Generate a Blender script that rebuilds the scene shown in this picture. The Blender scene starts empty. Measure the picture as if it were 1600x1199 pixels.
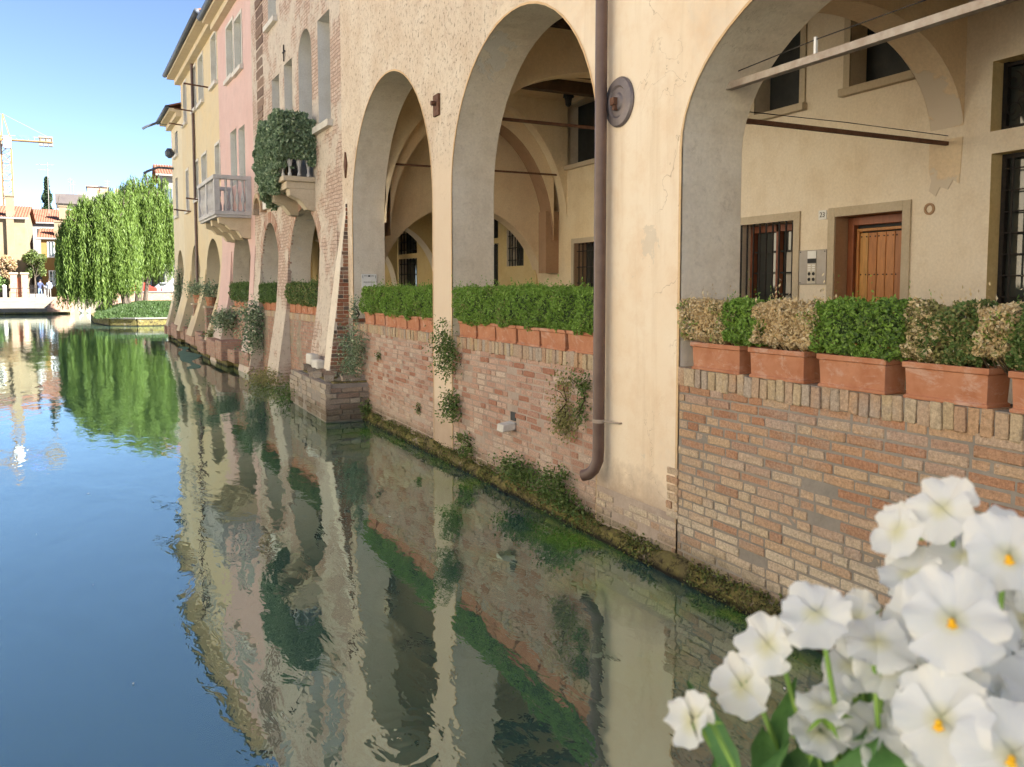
import bpy, bmesh, math, random
import numpy as np
from mathutils import Vector, Matrix, noise as mnoise

random.seed(7)
rng = np.random.default_rng(7)
SC = bpy.context.scene
COL = SC.collection
R = math.radians

# ------------------------------------------------------------------ camera, sky, sun, exposure
CAM_LOC = Vector((-3.79, 0.0, 2.13))
YAW, PITCH, FPX = R(26), R(4), 1300.0
cd = bpy.data.cameras.new("camera")
cam = bpy.data.objects.new("camera", cd)
COL.objects.link(cam)
cam.location = CAM_LOC
cam.rotation_euler = (R(90) - PITCH, 0, -YAW)
cd.sensor_width = 36.0
cd.lens = 36.0 * FPX / 1600.0
cd.shift_y = -58.0 / 1600.0
cd.clip_start = 0.05
cd.clip_end = 4000
cd.dof.use_dof = True
cd.dof.focus_distance = 9.0
cd.dof.aperture_fstop = 11.0
SC.camera = cam

SUN_TO = Vector((0.66, -0.58, 0.60)).normalized()
world = bpy.data.worlds.new("World")
SC.world = world
world.use_nodes = True
wn = world.node_tree.nodes
wl = world.node_tree.links
wn.clear()
sky = wn.new("ShaderNodeTexSky")
sky.sky_type = 'NISHITA'
sky.sun_disc = False
sky.sun_elevation = math.asin(SUN_TO.z)
sky.sun_rotation = math.atan2(SUN_TO.x, SUN_TO.y)
sky.altitude = 2600
sky.air_density = 0.65
sky.dust_density = 0.6
sky.ozone_density = 0.6
bg = wn.new("ShaderNodeBackground")
bg.inputs['Strength'].default_value = 0.057
wo = wn.new("ShaderNodeOutputWorld")
wl.new(sky.outputs[0], bg.inputs[0])
wl.new(bg.outputs[0], wo.inputs[0])

sd = bpy.data.lights.new("sun", 'SUN')
sun = bpy.data.objects.new("sun", sd)
COL.objects.link(sun)
sun.rotation_euler = SUN_TO.to_track_quat('Z', 'Y').to_euler()
sd.energy = 5.0
sd.angle = R(0.5)
sd.color = (1.0, 0.965, 0.91)

SC.view_settings.view_transform = 'Standard'
SC.view_settings.look = 'None'
SC.view_settings.gamma = 1.0
SC.view_settings.use_curve_mapping = False
SC.view_settings.exposure = 2.6
SC.cycles.use_denoising = True
SC.cycles.max_bounces = 10
SC.cycles.diffuse_bounces = 6
SC.cycles.transparent_max_bounces = 8
SC.cycles.caustics_reflective = False
SC.cycles.caustics_refractive = False
SC.cycles.sample_clamp_indirect = 8.0

# ------------------------------------------------------------------ material helper
class NT:
    def __init__(s, name):
        s.m = bpy.data.materials.new(name)
        s.m.use_nodes = True
        s.t = s.m.node_tree
        s.t.nodes.clear()
        s.out = s.t.nodes.new("ShaderNodeOutputMaterial")
        s.geo = None
    def n(s, typ, **kw):
        x = s.t.nodes.new(typ)
        for k, v in kw.items():
            setattr(x, k, v)
        return x
    def put(s, sock, v):
        if isinstance(v, bpy.types.NodeSocket):
            s.t.links.new(v, sock)
        elif v is not None:
            if isinstance(v, (tuple, list)) and len(v) == 3 and sock.type == 'RGBA':
                v = (*v, 1)
            sock.default_value = v
    def pos(s):
        if s.geo is None:
            s.geo = s.n("ShaderNodeNewGeometry")
        return s.geo.outputs['Position']
    def xyz(s, v=None):
        x = s.n("ShaderNodeSeparateXYZ")
        s.put(x.inputs[0], v if v is not None else s.pos())
        return x.outputs
    def obj(s):
        return s.n("ShaderNodeTexCoord").outputs['Object']
    def scl(s, v, k):
        x = s.n("ShaderNodeVectorMath", operation='MULTIPLY')
        s.put(x.inputs[0], v)
        x.inputs[1].default_value = k
        return x.outputs[0]
    def noise(s, scale, detail=4, rough=0.55, vec=None, dist=0.0):
        x = s.n("ShaderNodeTexNoise")
        s.put(x.inputs['Vector'], vec if vec is not None else s.pos())
        x.inputs['Scale'].default_value = scale
        x.inputs['Detail'].default_value = detail
        x.inputs['Roughness'].default_value = rough
        x.inputs['Distortion'].default_value = dist
        return x.outputs[0]
    def voro(s, scale, vec=None, feature='F1'):
        x = s.n("ShaderNodeTexVoronoi", feature=feature)
        s.put(x.inputs['Vector'], vec if vec is not None else s.pos())
        x.inputs['Scale'].default_value = scale
        return x.outputs[0]
    def ramp(s, f, stops, interp='LINEAR'):
        x = s.n("ShaderNodeValToRGB")
        x.color_ramp.interpolation = interp
        e = x.color_ramp.elements
        while len(e) > 1:
            e.remove(e[-1])
        for i, (p, c) in enumerate(stops):
            el = e[0] if i == 0 else e.new(p)
            el.position = p
            if not isinstance(c, (tuple, list)):
                c = (c, c, c)
            el.color = (*c, 1)
        s.put(x.inputs[0], f)
        return x.outputs[0]
    def step(s, f, a, b):
        x = s.n("ShaderNodeMapRange")
        s.put(x.inputs[0], f)
        x.inputs[1].default_value = a
        x.inputs[2].default_value = b
        return x.outputs[0]
    def mix(s, f, a, b, mode='MIX'):
        x = s.n("ShaderNodeMix", data_type='RGBA', blend_type=mode)
        s.put(x.inputs[0], f)
        s.put(x.inputs[6], a)
        s.put(x.inputs[7], b)
        return x.outputs[2]
    def math(s, op, a, b=None, clamp=False):
        x = s.n("ShaderNodeMath", operation=op)
        x.use_clamp = clamp
        s.put(x.inputs[0], a)
        if b is not None:
            s.put(x.inputs[1], b)
        return x.outputs[0]
    def rand(s):
        o = s.n("ShaderNodeObjectInfo").outputs['Random']
        s.pos()
        i = s.geo.outputs['Random Per Island']
        return s.math('FRACT', s.math('ADD', o, i))
    def bump(s, h, strength=0.5, dist=0.01, normal=None):
        x = s.n("ShaderNodeBump")
        x.inputs['Strength'].default_value = strength
        x.inputs['Distance'].default_value = dist
        s.put(x.inputs['Height'], h)
        if normal is not None:
            s.put(x.inputs['Normal'], normal)
        return x.outputs[0]
    def done(s, color, rough=0.9, normal=None, metal=0.0, spec=0.3, **kw):
        b = s.n("ShaderNodeBsdfPrincipled")
        s.put(b.inputs['Base Color'], color)
        s.put(b.inputs['Roughness'], rough)
        s.put(b.inputs['Metallic'], metal)
        s.put(b.inputs['Specular IOR Level'], spec)
        if normal is not None:
            s.put(b.inputs['Normal'], normal)
        for k, v in kw.items():
            s.put(b.inputs[k], v)
        s.t.links.new(b.outputs[0], s.out.inputs[0])
        return s.m

def plaster(name, base, alt, stain, bumpk=0.4, patch=None, patch_lo=0.62, pits=0.0, damp=None, streak=0.25):
    t = NT(name)
    c = t.mix(t.step(t.noise(0.9, 5, 0.6), 0.35, 0.65), base, alt)
    c = t.mix(t.math('MULTIPLY', t.step(t.noise(3.1, 6, 0.65), 0.48, 0.75), 0.55), c, stain)
    sv = t.scl(t.pos(), (3.0, 3.0, 0.35))
    c = t.mix(t.math('MULTIPLY', t.step(t.noise(1.6, 4, 0.6, sv), 0.5, 0.8), streak), c, stain)
    c = t.mix(t.step(t.noise(38, 3, 0.6), 0.3, 0.75), c, t.mix(0.86, (0, 0, 0), c))
    h = t.math('ADD', t.math('MULTIPLY', t.noise(5, 5, 0.6), 0.9), t.math('MULTIPLY', t.noise(45, 3), 0.25))
    if pits:
        pv = t.noise(16, 6, 0.72)
        pm = t.step(pv, 0.56, 0.68)
        c = t.mix(t.math('MULTIPLY', pm, pits), c, tuple(x * 0.42 for x in stain))
        h = t.math('SUBTRACT', h, t.math('MULTIPLY', pm, 0.8))
    if patch:
        pn = t.noise(0.75, 7, 0.62, dist=0.3)
        pm = t.step(pn, patch_lo, patch_lo + 0.015)
        c = t.mix(pm, c, patch)
        h = t.math('SUBTRACT', h, t.math('MULTIPLY', pm, 0.7))
    if damp:
        z = t.xyz()[2]
        wob = t.math('ADD', z, t.math('MULTIPLY', t.math('SUBTRACT', t.noise(2.2, 5), 0.5), 1.0))
        dm = t.step(wob, damp[0] + 0.35, damp[0] - 0.1)
        c = t.mix(t.math('MULTIPLY', dm, 0.8), c, damp[1])
    return t.done(c, 0.92, t.bump(h, bumpk, 0.02), spec=0.15)

def brick_mat(name, cols, pale=None, pale_z=None, worn=0.5):
    t = NT(name)
    n = len(cols)
    c = t.ramp(t.rand(), [((i + 0.5) / n, x) for i, x in enumerate(cols)])
    if pale:
        z = t.xyz()[2]
        f = t.step(t.math('ADD', z, t.math('MULTIPLY', t.noise(1.3, 3), 0.8)), pale_z + 0.65, pale_z + 0.15)
        f = t.math('MULTIPLY', f, t.step(t.math('FRACT', t.math('MULTIPLY', t.rand(), 7.3)), -0.1, 0.75))
        c = t.mix(t.math('MULTIPLY', f, 0.85), c, pale)
    w = t.step(t.noise(2.0, 7, 0.75), 0.5, 0.66)
    c = t.mix(t.math('MULTIPLY', w, worn), c, (0.50, 0.43, 0.36))
    salt = t.step(t.noise(3.3, 8, 0.8, dist=0.5), 0.63, 0.68)
    c = t.mix(t.math('MULTIPLY', salt, 0.6), c, (0.74, 0.69, 0.63))
    soot = t.step(t.noise(4.1, 7, 0.75), 0.64, 0.7)
    c = t.mix(t.math('MULTIPLY', soot, 0.45), c, (0.14, 0.10, 0.08))
    wz = t.xyz()[2]
    wet = t.step(t.math('ADD', wz, t.math('MULTIPLY', t.noise(3, 5, 0.7), 0.25)), 0.42, 0.30)
    c = t.mix(t.math('MULTIPLY', wet, 0.6), c, (0.12, 0.10, 0.06))
    c = t.mix(t.step(t.noise(55, 5, 0.8), 0.36, 0.66), t.mix(0.55, (0, 0, 0), c), c)
    c = t.mix(t.math('MULTIPLY', t.step(t.noise(90, 3, 0.7), 0.6, 0.75), 0.35), c, (0.55, 0.42, 0.32))
    h = t.math('ADD', t.noise(38, 5, 0.7), t.math('MULTIPLY', t.noise(120, 2), 0.4))
    return t.done(c, 0.93, t.bump(h, 1.0, 0.011), spec=0.12)

def simple(name, c1, c2, scale=8, rough=0.7, bumpk=0.2, metal=0.0, dist=0.005, spec=0.3):
    t = NT(name)
    c = t.mix(t.step(t.noise(scale, 5, 0.65), 0.35, 0.65), c1, c2)
    return t.done(c, rough, t.bump(t.noise(scale * 4, 4), bumpk, dist), metal, spec)

def leafmat(name, cols, transl=0.35, rough=0.55):
    t = NT(name)
    n = len(cols)
    c = t.ramp(t.rand(), [((i + 0.5) / n, x) for i, x in enumerate(cols)])
    d = t.n("ShaderNodeBsdfPrincipled")
    t.put(d.inputs['Base Color'], c)
    d.inputs['Roughness'].default_value = rough
    d.inputs['Specular IOR Level'].default_value = 0.35
    tr = t.n("ShaderNodeBsdfTranslucent")
    t.put(tr.inputs[0], c)
    mx = t.n("ShaderNodeMixShader")
    mx.inputs[0].default_value = transl
    t.t.links.new(d.outputs[0], mx.inputs[1])
    t.t.links.new(tr.outputs[0], mx.inputs[2])
    t.t.links.new(mx.outputs[0], t.out.inputs[0])
    return t.m

M = {}
M['cream'] = plaster("cream_plaster", (0.66, 0.44, 0.24), (0.70, 0.50, 0.30), (0.58, 0.36, 0.18), 0.25,
                     damp=(0.75, (0.50, 0.36, 0.23)), streak=0.15)
def house_a_wall():
    # smooth ochre plaster on the near pier, older pitted render with brick grit further along and up
    t = NT("old_render_wall")
    p = t.xyz()
    sm = t.mix(t.step(t.noise(0.8, 5, 0.6), 0.35, 0.65), (0.77, 0.61, 0.44), (0.80, 0.68, 0.53))
    sm = t.mix(t.math('MULTIPLY', t.step(t.noise(2.6, 6, 0.7), 0.48, 0.7), 0.5), sm, (0.68, 0.48, 0.31))
    sv = t.scl(t.pos(), (3.5, 3.5, 0.3))
    sm = t.mix(t.math('MULTIPLY', t.step(t.noise(1.7, 5, 0.65, sv), 0.52, 0.72), 0.45), sm, (0.62, 0.47, 0.32))
    gw = t.step(t.noise(1.0, 7, 0.7, dist=0.3), 0.54, 0.70)
    sm = t.mix(t.math('MULTIPLY', gw, 0.40), sm, (0.60, 0.55, 0.48))
    cn = t.math('ABSOLUTE', t.math('SUBTRACT', t.noise(1.3, 5, 0.6, t.scl(t.pos(), (1, 1, 0.7)), 0.8), 0.5))
    ck = t.math('MULTIPLY', t.step(cn, 0.0035, 0.0012), t.step(t.noise(0.9, 3, 0.5), 0.52, 0.6))
    sm = t.mix(t.math('MULTIPLY', ck, 0.6), sm, (0.36, 0.25, 0.16))
    pe = t.step(t.noise(1.2, 8, 0.7, dist=0.4), 0.655, 0.668)
    sm = t.mix(t.math('MULTIPLY', pe, 0.7), sm, (0.62, 0.53, 0.42))
    sm = t.mix(t.math('MULTIPLY', t.step(t.noise(14, 5, 0.8), 0.66, 0.72), 0.5), sm, (0.40, 0.28, 0.18))
    gr = t.mix(t.step(t.noise(1.1, 6, 0.65), 0.38, 0.62), (0.60, 0.48, 0.36), (0.68, 0.58, 0.46))
    gr = t.mix(t.math('MULTIPLY', t.step(t.noise(4, 6, 0.7), 0.5, 0.7), 0.5), gr, (0.44, 0.31, 0.22))
    pit = t.step(t.noise(17, 6, 0.75), 0.55, 0.66)
    hi = t.step(t.math('ADD', p[2], t.math('MULTIPLY', t.noise(1.4, 4), 0.9)), 3.9, 4.3)
    f = t.step(t.math('ADD', p[1], t.math('MULTIPLY', t.math('SUBTRACT', t.noise(0.9, 6, 0.65), 0.5), 4.0)), 7.2, 8.6)
    f2 = t.math('MULTIPLY', f, t.math('MAXIMUM', hi, t.step(p[1], 13.3, 13.7)))
    gr = t.mix(t.math('MULTIPLY', pit, 0.75), gr, (0.17, 0.11, 0.075))
    low = t.mix(t.math('MULTIPLY', f, 0.8), sm, t.mix(t.noise(2.2, 6, 0.7), (0.66, 0.54, 0.41), (0.58, 0.45, 0.33)))
    c = t.mix(f2, low, gr)
    dz = t.step(t.math('ADD', p[2], t.math('MULTIPLY', t.noise(2.5, 6, 0.7), 0.9)), 1.15, 0.85)
    rough = t.mix(t.noise(5, 6, 0.75), (0.54, 0.42, 0.32), (0.36, 0.26, 0.18))
    c = t.mix(dz, c, rough)
    h = t.math('ADD', t.math('MULTIPLY', t.noise(4, 6, 0.6), 0.7), t.math('MULTIPLY', t.noise(50, 3), 0.15))
    h = t.math('SUBTRACT', h, t.math('MULTIPLY', t.math('MULTIPLY', pit, f2), 1.3))
    return t.done(c, 0.92, t.bump(h, 0.45, 0.025), spec=0.12)
M['wallA'] = house_a_wall()
M['reveal'] = plaster("grey_lime_plaster", (0.76, 0.66, 0.53), (0.80, 0.72, 0.60), (0.58, 0.48, 0.36), 0.35,
                      patch=(0.66, 0.61, 0.54), patch_lo=0.60, pits=0.12)
M['inner'] = plaster("tan_inner_plaster", (0.79, 0.68, 0.53), (0.82, 0.73, 0.60), (0.64, 0.51, 0.35), 0.2, streak=0.3)
M['inner2'] = plaster("ochre_inner_plaster", (0.79, 0.64, 0.42), (0.82, 0.70, 0.50), (0.64, 0.48, 0.28), 0.2, streak=0.4)
M['patchy'] = plaster("patchy_arch_plaster", (0.77, 0.62, 0.43), (0.74, 0.57, 0.37), (0.60, 0.45, 0.30), 0.4, patch=(0.62, 0.53, 0.42), patch_lo=0.52)
M['orange'] = plaster("orange_inner_plaster", (0.80, 0.62, 0.40), (0.83, 0.69, 0.48), (0.66, 0.47, 0.29), 0.25, streak=0.3)
M['yellow_in'] = plaster("yellow_inner_plaster", (0.74, 0.56, 0.27), (0.76, 0.62, 0.34), (0.60, 0.42, 0.2), 0.2)
M['brown_band'] = plaster("brown_and_shade_plaster", (0.40, 0.25, 0.15), (0.46, 0.30, 0.18), (0.28, 0.17, 0.10), 0.3)  # brown plaster; under the last arch it stands in for shade
M['trim'] = plaster("stone_trim", (0.52, 0.43, 0.31), (0.57, 0.49, 0.37), (0.40, 0.32, 0.22), 0.25)
M['pink'] = plaster("pink_plaster", (0.66, 0.45, 0.40), (0.70, 0.50, 0.45), (0.56, 0.40, 0.36), 0.15, damp=(1.4, (0.48, 0.42, 0.36)))
M['yellow'] = plaster("yellow_plaster", (0.70, 0.56, 0.34), (0.68, 0.57, 0.38), (0.58, 0.48, 0.33), 0.2, damp=(1.0, (0.48, 0.40, 0.29)))
M['lemon'] = plaster("pale_lemon_plaster", (0.70, 0.60, 0.41), (0.74, 0.64, 0.46), (0.60, 0.51, 0.36), 0.15, damp=(1.0, (0.48, 0.40, 0.29)))
M['white_pl'] = plaster("white_plaster", (0.72, 0.68, 0.60), (0.78, 0.75, 0.69), (0.58, 0.52, 0.44), 0.15)
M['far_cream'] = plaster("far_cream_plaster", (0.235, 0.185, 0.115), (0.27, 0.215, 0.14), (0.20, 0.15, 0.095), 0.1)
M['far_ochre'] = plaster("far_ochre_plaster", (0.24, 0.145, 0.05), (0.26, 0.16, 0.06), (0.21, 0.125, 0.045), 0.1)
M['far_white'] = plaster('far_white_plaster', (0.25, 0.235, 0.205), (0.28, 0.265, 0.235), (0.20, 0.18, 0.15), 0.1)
M['bank_cream'] = plaster('bounce_cream_plaster', (0.74, 0.64, 0.46), (0.78, 0.69, 0.52), (0.64, 0.53, 0.37), 0.1)  # kept pale so the added bank houses bounce more sun
M['bank_white'] = plaster('bounce_white_plaster', (0.76, 0.70, 0.60), (0.80, 0.75, 0.66), (0.64, 0.56, 0.46), 0.1)
M['mortar'] = plaster("grey_mortar", (0.26, 0.23, 0.195), (0.32, 0.28, 0.24), (0.18, 0.155, 0.13), 0.7)
M['mortar_pink'] = plaster("pale_mortar", (0.36, 0.28, 0.23), (0.46, 0.37, 0.30), (0.22, 0.16, 0.13), 0.8)
M['brick'] = brick_mat("orange_brick", [(0.52, 0.27, 0.16), (0.58, 0.35, 0.21), (0.63, 0.44, 0.28), (0.55, 0.31, 0.19),
                                      (0.66, 0.49, 0.32), (0.56, 0.40, 0.30), (0.44, 0.22, 0.13), (0.61, 0.39, 0.24)],
                       (0.74, 0.62, 0.46), 0.75)
M['brick_pink'] = brick_mat("pink_brick", [(0.58, 0.37, 0.28), (0.64, 0.45, 0.35), (0.55, 0.31, 0.22), (0.68, 0.53, 0.42),
                                         (0.54, 0.34, 0.26), (0.44, 0.21, 0.14)], (0.60, 0.47, 0.36), 0.5, worn=0.5)
M['cap_brick'] = brick_mat("cap_brick", [(0.56, 0.42, 0.26), (0.60, 0.47, 0.32), (0.52, 0.32, 0.2), (0.50, 0.42, 0.34), (0.58, 0.37, 0.22)], worn=0.6)
M['stone_brick'] = brick_mat("weathered_stone", [(0.50, 0.43, 0.34), (0.42, 0.33, 0.25), (0.56, 0.49, 0.40), (0.36, 0.26, 0.20)], worn=0.4)
M['dark_brick'] = brick_mat("dark_brick", [(0.26, 0.18, 0.14), (0.32, 0.23, 0.18), (0.38, 0.26, 0.19), (0.22, 0.15, 0.12)], worn=0.2)
def terracotta():
    t = NT("terracotta")
    c = t.mix(t.step(t.noise(6, 5, 0.65), 0.35, 0.65), (0.36, 0.145, 0.075), (0.45, 0.21, 0.12))
    c = t.mix(t.math('MULTIPLY', t.step(t.noise(5, 7, 0.75, t.scl(t.pos(), (1, 1, 1.8)), 0.4), 0.52, 0.68), 0.55), c, (0.56, 0.43, 0.35))
    c = t.mix(t.math('MULTIPLY', t.step(t.noise(9, 6, 0.75), 0.62, 0.7), 0.5), c, (0.20, 0.08, 0.05))
    return t.done(c, 0.85, t.bump(t.noise(30, 5), 0.3, 0.004), spec=0.15)
M['terracotta'] = terracotta()
M['soil'] = simple("potting_soil", (0.05, 0.03, 0.02), (0.09, 0.06, 0.04), 40, 1.0, 0.8)
M['pipe'] = simple("brown_painted_pipe", (0.115, 0.07, 0.055), (0.15, 0.095, 0.075), 5, 0.38, 0.08)
M['iron'] = simple("dark_iron", (0.018, 0.016, 0.016), (0.035, 0.028, 0.024), 20, 0.6, 0.3, 0.3)
M['rust'] = simple("rusty_iron", (0.10, 0.045, 0.025), (0.16, 0.08, 0.05), 15, 0.85, 0.5)
M['plate'] = simple("grey_anchor_iron", (0.14, 0.12, 0.125), (0.20, 0.165, 0.16), 9, 0.5, 0.3, 0.4)
M['galv'] = simple("pale_tie_bar", (0.42, 0.36, 0.30), (0.30, 0.23, 0.18), 9, 0.6, 0.3, 0.2)
M['shutter_dark'] = simple("dark_shutter", (0.018, 0.02, 0.02), (0.03, 0.03, 0.028), 9, 0.6, 0.2)
M['shutter_grey'] = simple("grey_shutter", (0.27, 0.31, 0.30), (0.33, 0.36, 0.34), 4, 0.7, 0.15)
M['shutter_blue'] = simple("dark_blue_shutter", (0.05, 0.075, 0.10), (0.08, 0.10, 0.12), 4, 0.6, 0.15)
M['white_stone'] = plaster("white_istrian_stone", (0.66, 0.62, 0.55), (0.72, 0.69, 0.63), (0.42, 0.38, 0.32), 0.2)
M['balcony'] = plaster("grey_balcony_stone", (0.50, 0.49, 0.49), (0.60, 0.59, 0.58), (0.30, 0.28, 0.27), 0.3)
M['white_paint'] = simple("white_paint", (0.74, 0.73, 0.70), (0.78, 0.77, 0.75), 5, 0.5, 0.05)
M['gutter'] = simple("dark_gutter", (0.06, 0.07, 0.09), (0.09, 0.10, 0.12), 5, 0.5, 0.1)
M['roof'] = simple("clay_roof_tiles", (0.19, 0.07, 0.04), (0.24, 0.11, 0.065), 3, 0.9, 0.4, dist=0.03)
M['soffit'] = plaster("cream_soffit", (0.62, 0.52, 0.36), (0.66, 0.56, 0.40), (0.5, 0.4, 0.28), 0.1)
M['beam'] = simple("dark_timber", (0.07, 0.045, 0.03), (0.11, 0.07, 0.045), 6, 0.85, 0.4)
M['floor'] = simple("trachyte_floor", (0.30, 0.26, 0.22), (0.38, 0.34, 0.28), 2, 0.85, 0.3)
M['steel'] = simple("steel_panel", (0.30, 0.27, 0.24), (0.34, 0.31, 0.28), 9, 0.45, 0.05, 0.4)
M['ink'] = simple("black_print", (0.03, 0.03, 0.03), (0.04, 0.04, 0.04), 9, 0.7, 0.0)
M['room'] = simple("dark_room", (0.05, 0.04, 0.03), (0.07, 0.055, 0.045), 2, 0.9, 0.1)
M['curtain'] = simple("pale_curtain", (0.55, 0.50, 0.42), (0.62, 0.58, 0.50), 2, 0.9, 0.1)

def wood(name, cols):
    t = NT(name)
    v = t.scl(t.pos(), (6, 6, 0.7))
    c = t.ramp(t.rand(), [((i + 0.5) / len(cols), x) for i, x in enumerate(cols)])
    g = t.noise(9, 6, 0.7, v)
    c = t.mix(t.step(g, 0.4, 0.65), t.mix(0.7, (0, 0, 0), c), c)
    return t.done(c, 0.45, t.bump(g, 0.25, 0.004), spec=0.4)
M['door_wood'] = wood("varnished_door_wood", [(0.50, 0.20, 0.055), (0.44, 0.16, 0.04), (0.54, 0.27, 0.07), (0.40, 0.15, 0.045)])
M['frame_wood'] = wood("reddish_frame_wood", [(0.34, 0.11, 0.045), (0.28, 0.09, 0.04)])
M['bark'] = simple("tree_bark", (0.07, 0.055, 0.04), (0.12, 0.095, 0.07), 5, 0.95, 0.8, dist=0.03)

def glass_mat(name, tint=(0.05, 0.055, 0.05)):
    t = NT(name)
    nrm = t.bump(t.noise(1.5, 2), 0.05, 0.02)
    d = t.n("ShaderNodeBsdfPrincipled")
    d.inputs['Base Color'].default_value = (*tint, 1)
    d.inputs['Roughness'].default_value = 0.03
    d.inputs['IOR'].default_value = 1.7
    t.put(d.inputs['Normal'], nrm)
    t.t.links.new(d.outputs[0], t.out.inputs[0])
    return t.m
M['pane'] = glass_mat("window_pane")

M['boxwood'] = leafmat("boxwood_leaf", [(0.20, 0.34, 0.05), (0.28, 0.44, 0.08), (0.13, 0.25, 0.04), (0.34, 0.50, 0.12), (0.23, 0.38, 0.06)])
M['boxwood_dark'] = leafmat("dark_boxwood_leaf", [(0.11, 0.19, 0.05), (0.16, 0.25, 0.07), (0.08, 0.15, 0.04), (0.21, 0.29, 0.10)])
M['dry_leaf'] = leafmat("dried_boxwood_leaf", [(0.68, 0.52, 0.28), (0.76, 0.62, 0.38), (0.56, 0.40, 0.2), (0.80, 0.68, 0.46)], 0.3, 0.8)
M['olive_leaf'] = leafmat("olive_green_leaf", [(0.24, 0.24, 0.08), (0.32, 0.31, 0.12), (0.17, 0.19, 0.06), (0.42, 0.36, 0.16)], 0.25, 0.7)
M['ivy'] = leafmat("ivy_leaf", [(0.17, 0.25, 0.14), (0.25, 0.34, 0.19), (0.12, 0.19, 0.10), (0.40, 0.48, 0.32)], 0.2)
M['weed_leaf'] = leafmat("wall_weed_leaf", [(0.10, 0.17, 0.045), (0.15, 0.24, 0.06), (0.07, 0.125, 0.035), (0.22, 0.28, 0.09)], 0.3)
M['willow'] = leafmat("willow_leaf", [(0.11, 0.18, 0.03), (0.16, 0.24, 0.045), (0.08, 0.135, 0.025), (0.20, 0.28, 0.06), (0.13, 0.20, 0.035)], 0.45)
M['tree_leaf'] = leafmat("broad_leaf", [(0.10, 0.14, 0.035), (0.16, 0.20, 0.05), (0.07, 0.10, 0.03)], 0.3)
M['blossom_leaf'] = leafmat("pinkish_leaf", [(0.42, 0.27, 0.17), (0.50, 0.36, 0.22), (0.34, 0.28, 0.12)], 0.3)
M['conifer'] = leafmat("conifer_needle", [(0.035, 0.065, 0.03), (0.05, 0.085, 0.035), (0.025, 0.05, 0.025)], 0.1)
M['moss'] = leafmat("moss_leaf", [(0.17, 0.18, 0.05), (0.24, 0.22, 0.07), (0.09, 0.09, 0.03), (0.12, 0.18, 0.045), (0.07, 0.055, 0.025)], 0.1, 0.9)
M['hedge_core'] = simple('shaded_hedge_inside', (0.035, 0.06, 0.02), (0.05, 0.08, 0.025), 9, 0.95, 0.3)  # dark green paints the shade inside the foliage
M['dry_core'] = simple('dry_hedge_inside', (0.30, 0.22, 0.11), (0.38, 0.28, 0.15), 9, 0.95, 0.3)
M['twig'] = simple("twig", (0.06, 0.045, 0.025), (0.09, 0.065, 0.04), 9, 0.95, 0.3)
def mossy():
    t = NT("mossy_stone")
    c = t.mix(t.step(t.noise(5, 6, 0.7), 0.42, 0.6), (0.17, 0.14, 0.06), (0.26, 0.22, 0.07))
    c = t.mix(t.step(t.noise(11, 6, 0.75), 0.5, 0.62), c, (0.035, 0.025, 0.018))
    c = t.mix(t.step(t.noise(3, 6, 0.75), 0.6, 0.66), c, (0.36, 0.29, 0.22))
    z = t.xyz()[2]
    c = t.mix(t.step(z, 0.06, 0.02), c, (0.02, 0.018, 0.012))
    h = t.noise(24, 6, 0.75)
    return t.done(c, 0.9, t.bump(h, 1.0, 0.04), spec=0.2)
M['mossy'] = mossy()

def brickwork(name, mort, cols, cover=None, cover_lo=0.5, sc=1.0):
    # far brickwork, bricks of 24 x 5.5 cm too small in the picture to be pieces
    t = NT(name)
    p = t.xyz(t.obj())
    cx = t.n("ShaderNodeCombineXYZ")
    wob = t.math('MULTIPLY', t.math('SUBTRACT', t.noise(3, 5, 0.7), 0.5), 0.09)
    t.put(cx.inputs[0], p[0])
    t.put(cx.inputs[1], t.math('ADD', p[2], wob))
    b = t.n("ShaderNodeTexBrick")
    t.put(b.inputs['Vector'], cx.outputs[0])
    b.inputs['Scale'].default_value = 1.0
    b.inputs['Brick Width'].default_value = 0.25 * sc
    b.inputs['Row Height'].default_value = 0.068 * sc
    b.inputs['Mortar Size'].default_value = 0.009 * sc
    b.inputs['Mortar Smooth'].default_value = 0.3
    b.inputs['Bias'].default_value = -0.2
    t.put(b.inputs['Color1'], cols[0])
    t.put(b.inputs['Color2'], cols[1])
    t.put(b.inputs['Mortar'], mort)
    c = t.mix(t.step(t.noise(7, 5, 0.7), 0.45, 0.7), b.outputs[0], cols[2])
    h = t.math('SUBTRACT', t.math('MULTIPLY', t.noise(25, 5, 0.7), 0.5), b.outputs['Fac'])
    if cover:
        pn = t.noise(0.55, 8, 0.68, dist=0.2)
        pm = t.step(pn, cover_lo, cover_lo + 0.05)
        c = t.mix(pm, c, t.mix(t.noise(6, 5, 0.7), cover, tuple(x * 0.72 for x in cover)))
        h = t.mix(pm, h, t.noise(15, 5))
    spots = t.step(t.noise(12, 7, 0.85), 0.56, 0.63)
    c = t.mix(t.math('MULTIPLY', spots, 0.7), c, (0.20, 0.14, 0.11))
    c = t.mix(t.math('MULTIPLY', t.step(t.noise(5, 7, 0.8), 0.58, 0.66), 0.6), c, (0.70, 0.62, 0.53))
    h = t.math('SUBTRACT', h, t.math('MULTIPLY', spots, 0.8))
    return t.done(c, 0.93, t.bump(h, 0.6, 0.012), spec=0.12)
M['wallB'] = brickwork("old_brick_wall", (0.28, 0.21, 0.17), ((0.52, 0.38, 0.30), (0.62, 0.49, 0.40), (0.38, 0.27, 0.21)), (0.66, 0.57, 0.47), 0.47)
M['plinth'] = brickwork("plinth_brick", (0.33, 0.28, 0.23), ((0.40, 0.22, 0.16), (0.44, 0.30, 0.22), (0.24, 0.16, 0.12)), (0.34, 0.29, 0.22), 0.58)

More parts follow.
